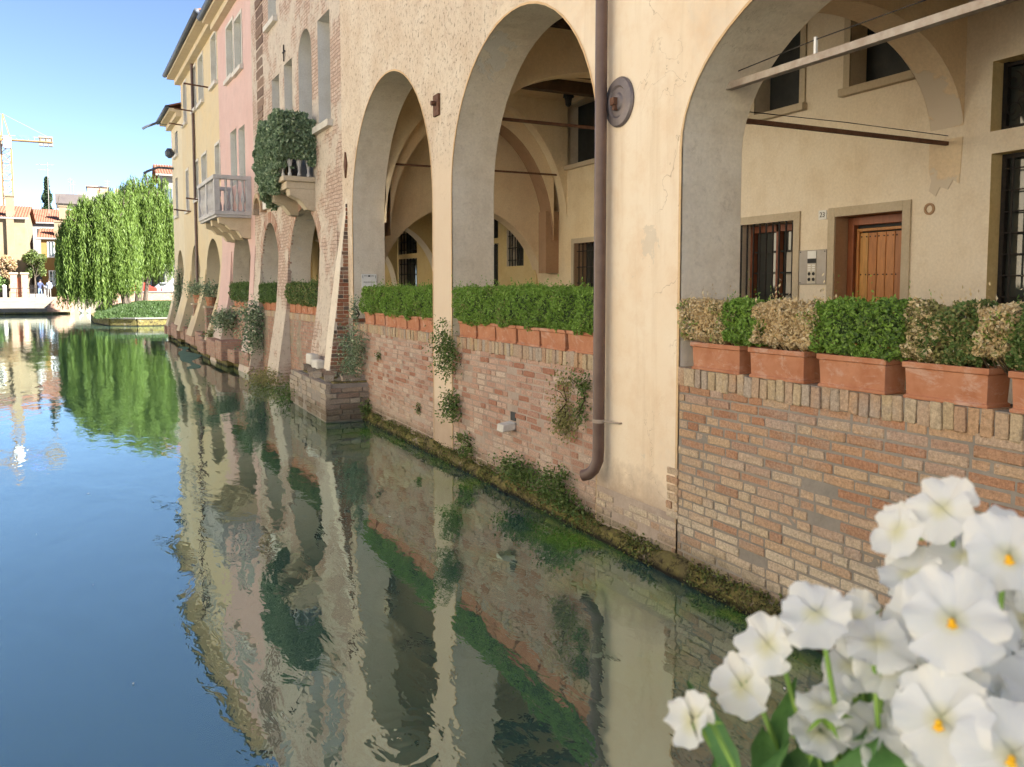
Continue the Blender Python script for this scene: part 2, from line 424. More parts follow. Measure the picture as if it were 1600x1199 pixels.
# ------------------------------------------------------------------ mesh helpers
class MB:
    def __init__(s, off=(0, 0, 0)):
        s.v, s.f, s.off = [], [], off
    def add(s, vs, fs):
        k = len(s.v)
        s.v += [tuple(p) for p in vs]
        s.f += [tuple(i + k for i in f) for f in fs]
        return s
    def quad(s, a, b, c, d):
        return s.add([a, b, c, d], [(0, 1, 2, 3)])
    def box(s, x0, x1, y0, y1, z0, z1):
        return s.add([(x0, y0, z0), (x1, y0, z0), (x1, y1, z0), (x0, y1, z0), (x0, y0, z1), (x1, y0, z1), (x1, y1, z1), (x0, y1, z1)],
                     [(0, 3, 2, 1), (4, 5, 6, 7), (0, 1, 5, 4), (1, 2, 6, 5), (2, 3, 7, 6), (3, 0, 4, 7)])
    def hexa(s, bot, top):
        return s.add(list(bot) + list(top), [(0, 3, 2, 1), (4, 5, 6, 7), (0, 1, 5, 4), (1, 2, 6, 5), (2, 3, 7, 6), (3, 0, 4, 7)])
    def tube(s, pts, r, n=8, cap=True):
        pts = [Vector(p) for p in pts]
        rs = r if isinstance(r, (list, tuple)) else [r] * len(pts)
        ring = []
        up = None
        for i, p in enumerate(pts):
            d = (pts[min(i + 1, len(pts) - 1)] - pts[max(i - 1, 0)]).normalized()
            if up is None:
                up = d.orthogonal().normalized()
            a = (up - d * up.dot(d)).normalized()
            up = a
            b = d.cross(a)
            ring.append([p + (a * math.cos(2 * math.pi * k / n) + b * math.sin(2 * math.pi * k / n)) * rs[i] for k in range(n)])
        k0 = len(s.v)
        for rg in ring:
            s.v += [tuple(q) for q in rg]
        for i in range(len(ring) - 1):
            for k in range(n):
                a, b = k0 + i * n + k, k0 + i * n + (k + 1) % n
                s.f.append((a, b, b + n, a + n))
        if cap:
            s.f.append(tuple(k0 + k for k in reversed(range(n))))
            s.f.append(tuple(k0 + (len(ring) - 1) * n + k for k in range(n)))
        return s
    def lathe(s, prof, c, n=12, axis='z'):
        # prof: (radius, height) pairs
        k0 = len(s.v)
        for r, h in prof:
            for k in range(n):
                a = 2 * math.pi * k / n
                if axis == 'z':
                    s.v.append((c[0] + r * math.cos(a), c[1] + r * math.sin(a), c[2] + h))
                else:
                    s.v.append((c[0] + r * math.cos(a), c[1] + h, c[2] + r * math.sin(a)))
        for i in range(len(prof) - 1):
            for k in range(n):
                a, b = k0 + i * n + k, k0 + i * n + (k + 1) % n
                s.f.append((a, b, b + n, a + n))
        s.f.append(tuple(k0 + k for k in reversed(range(n))))
        s.f.append(tuple(k0 + (len(prof) - 1) * n + k for k in range(n)))
        return s
    def build(s, name, mat, parent=None, smooth=False, bevel=0.0, fix=True):
        me = bpy.data.meshes.new(name)
        ox, oy, oz = s.off
        me.from_pydata([(x - ox, y - oy, z - oz) for x, y, z in s.v], [], s.f)
        if fix:
            bm = bmesh.new()
            bm.from_mesh(me)
            bmesh.ops.recalc_face_normals(bm, faces=bm.faces)
            bm.to_mesh(me)
            bm.free()
        me.materials.append(mat)
        if smooth:
            me.shade_smooth()
        me.update()
        o = bpy.data.objects.new(name, me)
        COL.objects.link(o)
        if parent:
            o.parent = parent
        if bevel:
            b = o.modifiers.new("bevel", 'BEVEL')
            b.width = bevel
            b.segments = 2
            b.limit_method = 'ANGLE'
        return o

def np_obj(name, verts, quads, mat, parent=None, smooth=False):
    me = bpy.data.meshes.new(name)
    nv, nf, k = len(verts), len(quads), quads.shape[1]
    me.vertices.add(nv)
    me.vertices.foreach_set("co", np.asarray(verts, dtype=np.float32).ravel())
    me.loops.add(nf * k)
    me.loops.foreach_set("vertex_index", np.asarray(quads, dtype=np.int32).ravel())
    me.polygons.add(nf)
    me.polygons.foreach_set("loop_start", np.arange(0, nf * k, k, dtype=np.int32))
    me.update(calc_edges=True)
    me.validate()
    me.materials.append(mat)
    if smooth:
        me.shade_smooth()
    o = bpy.data.objects.new(name, me)
    COL.objects.link(o)
    if parent:
        o.parent = parent
    return o

def leaves(pos, size, elong=1.9, up=None, jit=0.35, fold=0.2, spread=0.55):
    """diamond leaves: one quad each around every point"""
    pos = np.asarray(pos, dtype=float)
    n = len(pos)
    d = rng.normal(size=(n, 3))
    if up is not None:
        d = d * spread + np.asarray(up)
    d /= np.linalg.norm(d, axis=1)[:, None]
    e = rng.normal(size=(n, 3))
    w = np.cross(d, e)
    w /= np.linalg.norm(w, axis=1)[:, None]
    nn = np.cross(d, w)
    L = size * (1 + rng.uniform(-jit, jit, n))[:, None]
    W = L / elong
    v = np.stack([pos - d * L / 2, pos + w * W / 2 + nn * L * fold * 0.5, pos + d * L / 2, pos - w * W / 2 + nn * L * fold * 0.5], axis=1).reshape(-1, 3)
    q = np.arange(n * 4).reshape(n, 4)
    return v, q

def tag(o, label=None, cat=None, group=None, kind=None):
    if label: o['label'] = label
    if cat: o['category'] = cat
    if group: o['group'] = group
    if kind: o['kind'] = kind
    return o

def thing(name, label, cat, loc=(0, 0, 0), rz=0.0, group=None):
    o = bpy.data.objects.new(name, None)
    COL.objects.link(o)
    o.location = loc
    o.rotation_euler = (0, 0, rz)
    o.empty_display_size = 0.2
    return tag(o, label, cat, group)

def copy_thing(o, loc, rz=None, label=None):
    c = o.copy()
    COL.objects.link(c)
    c.location = loc
    if rz is not None:
        c.rotation_euler = (0, 0, rz)
    if label:
        c['label'] = label
    for ch in o.children:
        d = ch.copy()
        COL.objects.link(d)
        d.parent = c
        for g in ch.children:
            h = g.copy()
            COL.objects.link(h)
            h.parent = d
    return c

# frames: local x runs along the facade away from the camera, local y points out over the canal
RA = R(90)
RB = R(92.5)
OB = Vector((0.0, 15.0, 0.0))
def fA(s, o=0.0, z=0.0):
    return Vector((-o, s, z))
SB = Vector((math.cos(RB), math.sin(RB), 0))
NB = Vector((-math.sin(RB), math.cos(RB), 0))
def fB(s, o=0.0, z=0.0):
    return OB + SB * s + NB * o + Vector((0, 0, z))

def in_view(p, margin=40):
    v = Vector(p) - CAM_LOC
    f = Vector((math.sin(YAW) * math.cos(PITCH), math.cos(YAW) * math.cos(PITCH), -math.sin(PITCH)))
    r = Vector((math.cos(YAW), -math.sin(YAW), 0))
    u = r.cross(f)
    d = v.dot(f)
    if d < 0.1:
        return False
    x, y = 800 + FPX * v.dot(r) / d, 541.5 - FPX * v.dot(u) / d
    return -margin < x < 1600 + margin and -margin < y < 1199 + margin

def arch_z(o, s):
    k = (s - o['c']) / o['h']
    return o['sp'] + o['r'] * math.sqrt(max(0.0, 1 - k * k))

def arch(s0, s1, zb, sp, top, n=28, tilt=0.0):
    return dict(k='a', s0=s0, s1=s1, zb=zb, sp=sp, r=top - sp, c=(s0 + s1) / 2, h=(s1 - s0) / 2, n=n)

def rect(s0, s1, zb, zt):
    return dict(k='r', s0=s0, s1=s1, zb=zb, zt=zt, n=1)

def top_at(o, s):
    return arch_z(o, s) if o['k'] == 'a' else o['zt']

def wall(mb, s0, s1, z0, z1, out, thick, ops):
    """a wall slab with rectangular and arched openings, front at y=out, back at y=out-thick"""
    bp = {s0, s1}
    for o in ops:
        if o['k'] == 'a':
            for i in range(o['n'] + 1):
                bp.add(round(o['c'] - o['h'] * math.cos(math.pi * i / o['n']), 5))
        bp.add(round(o['s0'], 5)); bp.add(round(o['s1'], 5))
    bp = sorted(b for b in bp if s0 - 1e-6 <= b <= s1 + 1e-6)
    for a, b in zip(bp, bp[1:]):
        if b - a < 1e-6:
            continue
        m = (a + b) / 2
        act = sorted([o for o in ops if o['s0'] < m < o['s1']], key=lambda o: o['zb'])
        za, zb_ = z0, z0
        for o in act:
            if o['zb'] > min(za, zb_) + 1e-4:
                mb.quad((a, out, za), (b, out, zb_), (b, out, o['zb']), (a, out, o['zb']))
                mb.quad((a, out - thick, za), (a, out - thick, o['zb']), (b, out - thick, o['zb']), (b, out - thick, zb_))
            za, zb_ = top_at(o, a), top_at(o, b)
        if z1 > max(za, zb_):
            mb.quad((a, out, za), (b, out, zb_), (b, out, z1), (a, out, z1))
            mb.quad((a, out - thick, za), (a, out - thick, z1), (b, out - thick, z1), (b, out - thick, zb_))
    mb.quad((s0, out, z1), (s1, out, z1), (s1, out - thick, z1), (s0, out - thick, z1))
    mb.quad((s0, out, z0), (s0, out, z1), (s0, out - thick, z1), (s0, out - thick, z0))
    mb.quad((s1, out, z0), (s1, out, z1), (s1, out - thick, z1), (s1, out - thick, z0))

def outline(o):
    pts = [(o['s0'], o['zb'])]
    if o['k'] == 'a':
        for i in range(o['n'] + 1):
            s = o['c'] - o['h'] * math.cos(math.pi * i / o['n'])
            pts.append((s, arch_z(o, s)))
    else:
        pts += [(o['s0'], o['zt']), (o['s1'], o['zt'])]
    pts.append((o['s1'], o['zb']))
    return pts

def reveal(mb, o, out, thick, sill=False):
    p = outline(o)
    for (a, za), (b, zb) in zip(p, p[1:]):
        if abs(a - b) + abs(za - zb) < 1e-6: continue
        mb.quad((a, out, za), (b, out, zb), (b, out - thick, zb), (a, out - thick, za))
    if sill:
        mb.quad((o['s0'], out, o['zb']), (o['s1'], out, o['zb']), (o['s1'], out - thick, o['zb']), (o['s0'], out - thick, o['zb']))

# brick pieces ------------------------------------------------------
def brick_mesh(w, h, d, seed, rough=0.004):
    """worn brick: uneven front face at y=0 with a narrow chipped arris, reaching back d"""
    rs = random.Random(seed)
    xs = [-w / 2, -w / 2 + 0.006, -w * 0.15 + rs.uniform(-.02, .02) * (w > .15), w * 0.2, w / 2 - 0.006, w / 2] if w > 0.09 else [-w / 2, -w / 2 + 0.006, w / 2 - 0.006, w / 2]
    zs = [-h / 2, -h / 2 + 0.005, h / 2 - 0.005, h / 2]
    vs, fs = [], []
    nx, nz = len(xs) - 1, len(zs) - 1
    chip = rs.choice([None, 0, 1, 2, 3])
    for j, z in enumerate(zs):
        for i, x in enumerate(xs):
            ex, ez = i in (0, nx), j in (0, nz)
            y = rs.uniform(-1, 0.6) * rough * 0.45
            dx = rs.uniform(-1, 1) * rough * 0.5
            dz = rs.uniform(-1, 1) * rough * 0.55
            if ex or ez: y -= 0.0045
            if ex and ez:
                y -= 0.002
                k = (i > 0) * 2 + (j > 0)
                dx -= math.copysign(0.0035, x); dz -= math.copysign(0.003, z)
                if k == chip: y -= 0.006; dx -= math.copysign(0.012, x); dz -= math.copysign(0.008, z)
            vs.append((x + dx, y, z + dz))
    n = nx + 1
    for j in range(nz):
        for i in range(nx):
            a = j * n + i
            fs.append((a, a + n, a + n + 1, a + 1))
    loop = [i for i in range(n)] + [j * n + nx for j in range(1, nz + 1)] + [nz * n + i for i in range(nx - 1, -1, -1)] + [j * n for j in range(nz - 1, 0, -1)]
    k = len(vs)
    for i in loop:
        x, y, z = vs[i]
        vs.append((x, -d, z))
    L = len(loop)
    for i in range(L):
        fs.append((loop[i], loop[(i + 1) % L], k + (i + 1) % L, k + i))
    return vs, fs

BR = {}
def brick_variants(key, w, h, mat, n=8, d=0.03, rough=0.004):
    out = []
    for i in range(n):
        vs, fs = brick_mesh(w, h, d, hash((key, i)) % 9999 if False else i * 31 + len(key), rough)
        me = bpy.data.meshes.new("brick_" + key)
        me.from_pydata(vs, [], fs)
        me.materials.append(mat)
        bm = bmesh.new(); bm.from_mesh(me)
        bmesh.ops.recalc_face_normals(bm, faces=bm.faces)
        bm.to_mesh(me); bm.free()
        out.append((me, np.array(vs), fs))
    return out

def lay_bricks(parent, world_of, var_long, var_short, s0, s1, z0, z1, out, course=0.0655, wl=0.245, ws=0.118, gap=0.012,
               limit=300, hole=None, seed=1, name="brick", stuffname="brick_course", skip=0.0):
    rs = random.Random(seed)
    items = []
    z = z0
    row = 0
    while z + course * 0.6 < z1:
        s = s0 + rs.uniform(-0.08, 0.0)
        while s < s1 - 0.02:
            long = rs.random() < 0.62
            w = (wl if long else ws) * rs.uniform(0.88, 1.06)
            a, b = max(s, s0), min(s + w, s1)
            ww = b - a
            if ww > 0.03 and rs.random() >= skip:
                zc = z + course / 2 + 0.004 * math.sin(s * 1.3) 
                if not (hole and hole((a + b) / 2, zc)):
                    lg = ww > 0.16
                    var = rs.choice(var_long if lg else var_short)
                    items.append(((a + b) / 2, zc, (ww) / (wl if lg else ws), rs.uniform(0.88, 1.03), rs.uniform(-0.005, 0.006), rs.uniform(-0.012, 0.012), var))
            s += w + gap
        z += course
        row += 1
    cam2 = CAM_LOC
    def keyf(it):
        p = world_of(it[0], out, it[1])
        return ((p - cam2).length if in_view(p, 10) else 1e6)
    items.sort(key=keyf)
    for it in items[:limit]:
        sc, zc, kx, kz, dy, rt, var = it
        o = bpy.data.objects.new(name, var[0])
        COL.objects.link(o)
        o.parent = parent
        o.location = (sc, out + dy, zc)
        o.scale = (kx, 1, kz)
        o.rotation_euler = (0, rt, 0)
    rest = items[limit:]
    if rest:
        mb = MB()
        for sc, zc, kx, kz, dy, rt, var in rest:
            v = var[1]
            c, sn = math.cos(rt), math.sin(rt)
            x, z_ = v[:, 0] * kx, v[:, 2] * kz
            vv = np.stack([sc + x * c + z_ * sn, out + dy + v[:, 1], zc - x * sn + z_ * c], axis=1)
            mb.add(vv.tolist(), var[2])
        st = mb.build(stuffname, rest[0][-1][0].materials[0], parent)
        st['kind'] = 'stuff'
    return len(items)
# ------------------------------------------------------------------ water and ground
def water_mat():
    t = NT("canal_water")
    p = t.pos()
    px = t.xyz()
    a = t.noise(1.3, 3, 0.5, t.scl(p, (1.0, 0.45, 1)), 0.4)
    b = t.noise(6.5, 3, 0.55, t.scl(p, (1.0, 0.5, 1)), 0.6)
    c = t.noise(26, 2, 0.5, t.scl(p, (1, 0.6, 1)))
    calm = t.step(t.noise(0.35, 3, 0.5, dist=0.5), 0.35, 0.7)
    h = t.math('ADD', t.math('MULTIPLY', a, 1.2), t.math('MULTIPLY', b, 0.22))
    h = t.math('ADD', h, t.math('MULTIPLY', c, 0.02))
    # one slow eddy near the bridge
    dx = t.math('SUBTRACT', px[0], -2.62)
    dy = t.math('SUBTRACT', px[1], 3.62)
    r2 = t.math('SQRT', t.math('ADD', t.math('MULTIPLY', dx, dx), t.math('MULTIPLY', dy, dy)))
    sp = t.math('SINE', t.math('ADD', t.math('MULTIPLY', r2, 62), t.math('MULTIPLY', t.noise(4, 3), 9)))
    em = t.math('MULTIPLY', t.step(r2, 0.42, 0.1), t.math('MULTIPLY', sp, 0.035))
    h = t.math('ADD', h, em)
    nrm = t.bump(h, 1.0, t.mix(calm, 0.0, 0.0) if False else 0.0075)
    # submerged weed close to the walls
    wd = t.step(px[0], -1.5, -0.35)
    wn_ = t.step(t.noise(1.5, 5, 0.65, t.scl(p, (1.1, 0.75, 1))), 0.44, 0.60)
    wm = t.math('MULTIPLY', wd, wn_)
    body = t.mix(t.noise(0.35, 3), (0.040, 0.088, 0.074), (0.050, 0.110, 0.088))
    weed = t.mix(t.noise(22, 5, 0.7, t.scl(p, (0.5, 1.6, 1))), (0.05, 0.14, 0.02), (0.17, 0.32, 0.05))
    col = t.mix(wm, body, weed)
    d = t.n("ShaderNodeBsdfDiffuse")
    t.put(d.inputs[0], col)
    g = t.n("ShaderNodeBsdfGlossy")
    g.inputs['Roughness'].default_value = 0.015
    g.inputs[0].default_value = (0.86, 0.97, 0.93, 1)
    t.put(g.inputs['Normal'], nrm)
    fr = t.n("ShaderNodeFresnel")
    fr.inputs['IOR'].default_value = 1.5
    t.put(fr.inputs['Normal'], nrm)
    mx = t.n("ShaderNodeMixShader")
    t.put(mx.inputs[0], t.math('ADD', t.math('MULTIPLY', fr.outputs[0], 0.70), 0.29))
    t.t.links.new(d.outputs[0], mx.inputs[1])
    t.t.links.new(g.outputs[0], mx.inputs[2])
    t.t.links.new(mx.outputs[0], t.out.inputs[0])
    return t.m
M['water'] = water_mat()
fm = MB()
for _ in range(46):
    x, y = random.uniform(-9, -0.4), random.uniform(2.5, 18)
    r_, a_ = random.uniform(0.008, 0.022), random.uniform(0, 3.1)
    c_, s_ = math.cos(a_) * r_, math.sin(a_) * r_
    fm.quad((x - c_, y - s_, .005), (x + s_ * .4, y - c_ * .4, .006), (x + c_, y + s_, .005), (x - s_ * .4, y + c_ * .4, .006))
tag(fm.build("floating_petals", M['white_paint'], fix=False), kind="stuff")
tag(MB().quad((-60, -62, 0), (12, -62, 0), (12, 130, 0), (-60, 130, 0)).build("canal_water", M['water'], fix=False), kind="structure")
M['earth'] = simple("earth", (0.12, 0.10, 0.07), (0.17, 0.15, 0.10), 0.3, 1.0, 0.3)
M['stone_paving'] = plaster("pale_stone_paving", (0.26, 0.22, 0.165), (0.30, 0.26, 0.20), (0.19, 0.155, 0.12), 0.3)
tag(MB().quad((-900, -300, -1.2), (900, -300, -1.2), (900, 1500, -1.2), (-900, 1500, -1.2)).build("ground", M['earth'], fix=False), kind="structure")

# ------------------------------------------------------------------ the arcaded house on the right (frame A)
A1 = arch(10.09, 13.92, -0.5, 3.30, 5.26)
A2 = arch(6.10, 9.43, -0.5, 3.30, 4.93)
A3 = arch(1.56, 4.96, -0.5, 3.15, 4.16)
A4 = arch(-3.2, 0.7, -0.5, 3.15, 4.6)
AOPS = [A1, A2, A3, A4]
W_NEAR, W_FAR = 3.08, 4.10
T = 0.56
FLOOR = 0.80
H = thing("arcade_house", "old ochre plastered house on tall open arches, nearest building along the right bank", "house", (0, 0, 0), RA)
mb = MB()
wall(mb, -9.0, 14.55, -0.5, 12.0, 0.0, T, AOPS)
mb.build("wall", M['wallA'], H)
for o in AOPS:
    mb = MB()
    reveal(mb, o, -0.002, T - 0.004)
    mb.build("arch_reveal", M['reveal'], H)
# thin lip where the render stops at the arch edge
for o in AOPS[:3]:
    mb = MB()
    p = outline(o)
    for (a, za), (b, zb) in zip(p, p[1:]):
        if max(za, zb) < 1.6: continue
        ca, cb = o['c'], (o['sp'])
        def push(s_, z_):
            dx, dz = s_ - ca, max(0, z_ - cb)
            L = math.hypot(dx, dz) or 1
            w = 0.022 + 0.012 * mnoise.noise((s_ * 3, z_ * 3, 0))
            return (s_ + dx / L * w, 0.004, z_ + dz / L * w)
        mb.quad((a, 0.004, za), (b, 0.004, zb), push(b, zb), push(a, za))
        mb.quad((a, 0.004, za), (b, 0.004, zb), (b, -0.01, zb), (a, -0.01, za))
    mb.build("arch_edge", M['cream'], H)

# back wall of the portico with its doors and windows
def opening_set(parent, mat, ops, out, s0, s1, z0, z1, th=0.3):
    m = MB(); wall(m, s0, s1, z0, z1, out, th, ops); m.build("inner_wall", mat, parent)

near_ops = [rect(5.56, 6.38, FLOOR, 2.87),                 # door
            rect(6.96, 7.90, 1.75, 2.88),                  # barred window
            rect(6.92, 7.62, 4.13, 5.12), rect(5.50, 6.24, 4.16, 5.10),
            rect(3.55, 4.70, 1.60, 3.28), rect(3.55, 4.72, 3.47, 4.06)]
opening_set(H, M['inner'], near_ops, -W_NEAR, -9.0, 9.6, FLOOR, 5.6)
far_ops = [rect(12.30, 13.05, 1.2, 2.96), rect(12.78, 13.85, 4.42, 5.55)]
far_ops[0] = rect(12.55, 13.52, 1.2, 2.96)
opening_set(H, M['inner2'], far_ops, -W_FAR, 9.6, 14.9, FLOOR, 5.8)
MB().box(9.45, 9.6, -W_FAR - 0.3, -W_NEAR - 0.0, FLOOR, 5.6).build("inner_return", M['inner'], H)

def win_part(s0, s1, z0, z1, out, depth, jamb, trim=None, tw=0.09, tproud=0.02, sill=None, fill=None, parent=None, gl=True):
    """recess, optional surround and what closes it, as part window with sub-parts"""
    parent = parent or H
    o = rect(s0, s1, z0, z1)
    m = MB(); reveal(m, o, out, depth, True)
    w = m.build("window", jamb, parent)
    bk = MB().box(s0 - 0.02, s1 + 0.02, out - depth - 0.06, out - depth, z0 - 0.02, z1 + 0.02)
    if fill:
        bk.build("shutter", fill, w, bevel=0.004)
    else:
        bk.build("pane", M['pane'], w)
    if trim:
        t = MB()
        t.box(s0 - tw, s0, out + 0.001, out + tproud, z0 - (0 if sill else tw), z1 + tw)
        t.box(s1, s1 + tw, out + 0.001, out + tproud, z0 - (0 if sill else tw), z1 + tw)
        t.box(s0, s1, out + 0.001, out + tproud, z1, z1 + tw)
        if not sill:
            t.box(s0, s1, out + 0.001, out + tproud, z0 - tw, z0)
        t.build("surround", trim, w)
    if sill:
        MB().box(s0 - tw - 0.02, s1 + tw + 0.02, out - 0.05, out + 0.07, z0 - 0.08, z0 - 0.001).build("sill", sill, w, bevel=0.006)
    return w

def grille(w, s0, s1, z0, z1, out, ns, nz, r=0.009, name="bar"):
    for i in range(ns):
        s = s0 + (s1 - s0) * (i + 0.5) / ns
        MB().tube([(s, out, z0), (s, out, z1)], r, 6).build(name, M['iron'], w)
    for j in range(nz):
        z = z0 + (z1 - z0) * (j + 0.5) / nz
        MB().tube([(s0, out, z), (s1, out, z)], r * 0.8, 6).build(name, M['iron'], w)

# door with recess, dark frame, six varnished planks with studs
dr = MB(); reveal(dr, rect(5.56, 6.38, FLOOR, 2.87), -W_NEAR, 0.30, True)
door = dr.build("door", M['brown_band'], H)
yb = -W_NEAR - 0.22
f = MB()
f.box(5.565, 5.60, yb - 0.05, yb + 0.05, FLOOR, 2.86).box(6.30, 6.375, yb - 0.05, yb + 0.05, FLOOR, 2.86).box(5.60, 6.30, yb - 0.05, yb + 0.05, 2.78, 2.865)
f.build("door_frame", M['frame_wood'], door, bevel=0.006)
f = MB().box(5.60, 6.30, yb - 0.04, yb - 0.02, FLOOR, 2.78)
f.build("door_backing", M['shutter_dark'], door)
f = MB().box(6.245, 6.275, yb - 0.02, yb + 0.03, FLOOR, 2.73).box(5.61, 6.275, yb - 0.02, yb + 0.03, 2.715, 2.745)
f.build("inner_door_frame", M['door_wood'], door, bevel=0.004)
pw = 0.107
for i in range(6):
    a = 5.605 + i * pw
    pl = MB().box(a + 0.003, a + pw - 0.004, yb - 0.02, yb + 0.012, FLOOR, 2.70).build("plank", M['door_wood'], door, bevel=0.004)
stud_me = None
for i in range(6):
    for z in (2.66, 2.27, 1.88, 1.49):
        for k in (0.022, pw - 0.022):
            if stud_me is None:
                o = MB().lathe([(0.008, 0), (0.007, 0.005), (0.002, 0.008)], (0, 0, 0), 8, 'y').build("stud", M['iron'], door)
                stud_me = o.data
            else:
                o = bpy.data.objects.new("stud", stud_me); COL.objects.link(o); o.parent = door
            o.location = (5.605 + i * pw + k, yb + 0.012, z)
MB().tube([(6.225, yb + 0.012, 1.83), (6.225, yb + 0.05, 1.83), (6.14, yb + 0.055, 1.835), (6.13, yb + 0.05, 1.82)], 0.009, 8).build("handle", M['iron'], door, smooth=True)
t_ = MB().box(5.47, 5.56, -W_NEAR + 0.001, -W_NEAR + 0.022, FLOOR, 2.965).box(6.38, 6.47, -W_NEAR + 0.001, -W_NEAR + 0.022, FLOOR, 2.965).box(5.56, 6.38, -W_NEAR + 0.001, -W_NEAR + 0.022, 2.87, 2.965)
t_.build("door_surround", M['trim'], H, bevel=0.004)

# barred window by the door
w = win_part(6.96, 7.90, 1.75, 2.88, -W_NEAR, 0.28, M['inner'], M['trim'], 0.09, 0.02)
fy = -W_NEAR - 0.24
for a, b, c, d in ((6.97, 7.03, 1.76, 2.87), (7.83, 7.89, 1.76, 2.87), (7.40, 7.46, 1.76, 2.87), (7.03, 7.83, 2.79, 2.87)):
    MB().box(a, b, fy - 0.03, fy + 0.03, c, d).build("sash", M['frame_wood'], w, bevel=0.004)
MB().box(7.05, 7.38, fy - 0.045, fy - 0.035, 1.8, 2.55).build("curtain", M['curtain'], w)
for z in (2.05, 2.3, 2.55):
    MB().box(7.03, 7.83, fy - 0.01, fy + 0.015, z, z + 0.02).build("glazing_bar", M['shutter_dark'], w)
grille(w, 6.96, 7.90, 1.75, 2.88, -W_NEAR - 0.03, 9, 0, 0.011)
# upper shuttered windows
win_part(6.92, 7.62, 4.13, 5.12, -W_NEAR, 0.22, M['inner'], M['trim'], 0.08, 0.02, M['trim'], M['shutter_dark'])
win_part(5.50, 6.24, 4.16, 5.10, -W_NEAR, 0.22, M['inner'], M['trim'], 0.08, 0.02, M['trim'], M['shutter_dark'])
# tall grille window at the right edge, and the scrolled one over it
w = win_part(3.55, 4.70, 1.60, 3.28, -W_NEAR, 0.20, M['yellow_in'])
MB().box(3.56, 3.60, -W_NEAR - 0.17, -W_NEAR - 0.13, 1.6, 3.28).box(4.65, 4.69, -W_NEAR - 0.17, -W_NEAR - 0.13, 1.6, 3.28).box(3.6, 4.65, -W_NEAR - 0.17, -W_NEAR - 0.13, 3.24, 3.28).build("frame", M['iron'], w)
grille(w, 3.60, 4.65, 1.60, 3.24, -W_NEAR - 0.11, 7, 9, 0.009)
w = win_part(3.55, 4.72, 3.47, 4.06, -W_NEAR, 0.20, M['yellow_in'])
MB().box(3.56, 3.60, -W_NEAR - 0.17, -W_NEAR - 0.13, 3.47, 4.06).box(4.67, 4.71, -W_NEAR - 0.17, -W_NEAR - 0.13, 3.47, 4.06).box(3.6, 4.67, -W_NEAR - 0.17, -W_NEAR - 0.13, 3.48, 3.52).box(3.6, 4.67, -W_NEAR - 0.17, -W_NEAR - 0.13, 4.02, 4.05).build("frame", M['iron'], w)
def scroll(cx, cz, r0, turns, a0, dirn):
    pts = []
    n = int(16 * turns)
    for i in range(n + 1):
        f_ = i / n
        a = a0 + dirn * 2 * math.pi * turns * f_
        rr = r0 * (1 - 0.85 * f_)
        pts.append((cx + rr * math.cos(a), -W_NEAR - 0.11, cz + rr * math.sin(a)))
    return pts
for i in range(6):
    cx = 4.60 - 0.18 * i
    for cz, dn in ((3.88, 1), (3.64, -1)):
        MB().tube(scroll(cx, cz, 0.085, 1.4, math.pi / 2 * dn, dn), 0.006, 5).build("scroll", M['iron'], w)
        MB().tube(scroll(cx - 0.09, (cz + 3.76) / 2, 0.05, 1.2, 0, -dn), 0.005, 5).build("scroll", M['iron'], w)
# hole, number plate, intercom
MB().lathe([(0.055, -0.06), (0.055, 0.012), (0.035, 0.014), (0.033, -0.055)], (5.28, -W_NEAR, 2.86), 16, 'y').build("vent_hole", M['brown_band'], H)
npl = MB().box(6.50, 6.61, -W_NEAR + 0.001, -W_NEAR + 0.012, 2.855, 2.955).build("number_plate", M['white_paint'], H, bevel=0.003)

def text_part(txt, size, loc, parent, mat, name="lettering"):
    cu = bpy.data.curves.new(name, 'FONT')
    cu.body = txt
    cu.size = size
    cu.extrude = 0.0008
    cu.align_x = 'CENTER'
    cu.align_y = 'CENTER'
    cu.materials.append(mat)
    o = bpy.data.objects.new(name, cu)
    COL.objects.link(o)
    dg = bpy.context.evaluated_depsgraph_get()
    me = bpy.data.meshes.new_from_object(o.evaluated_get(dg))
    bpy.data.objects.remove(o)
    o = bpy.data.objects.new(name, me)
    COL.objects.link(o)
    o.parent = parent
    o.location = loc
    # read from the canal side: text x runs towards -local x, text up = z, facing +y
    o.rotation_euler = (R(90), 0, R(180))
    return o
text_part("23", 0.075, (6.555, -W_NEAR + 0.0135, 2.905), npl, M['ink'])
ic = MB().box(6.48, 6.86, -W_NEAR + 0.001, -W_NEAR + 0.02, 2.17, 2.54).build("intercom", M['steel'], H, bevel=0.003)
yi = -W_NEAR + 0.021
MB().box(6.615, 6.735, yi, yi + 0.006, 2.45, 2.53).build("name_card", M['white_paint'], ic)
MB().box(6.615, 6.735, yi, yi + 0.004, 2.40, 2.445).build("dark_window", M['shutter_dark'], ic)
pnl = MB().box(6.615, 6.735, yi, yi + 0.005, 2.18, 2.395).build("button_panel", M['curtain'], ic)
for z in (2.285, 2.225):
    for s in (6.645, 6.705):
        MB().lathe([(0.019, 0), (0.017, 0.006), (0.008, 0.002)], (s, yi + 0.005, z), 14, 'y').build("button", M['shutter_dark'], ic)
for s in (6.50, 6.84):
    for z in (2.19, 2.52):
        MB().lathe([(0.007, 0), (0.005, 0.004)], (s, -W_NEAR + 0.02, z), 8, 'y').build("screw", M['iron'], ic)
for z in (2.37, 2.345, 2.32):
    for s in (6.645, 6.705):
        MB().box(s - 0.02, s + 0.02, yi + 0.0055, yi + 0.007, z, z + 0.012).build("name_strip", M['white_paint'], ic)

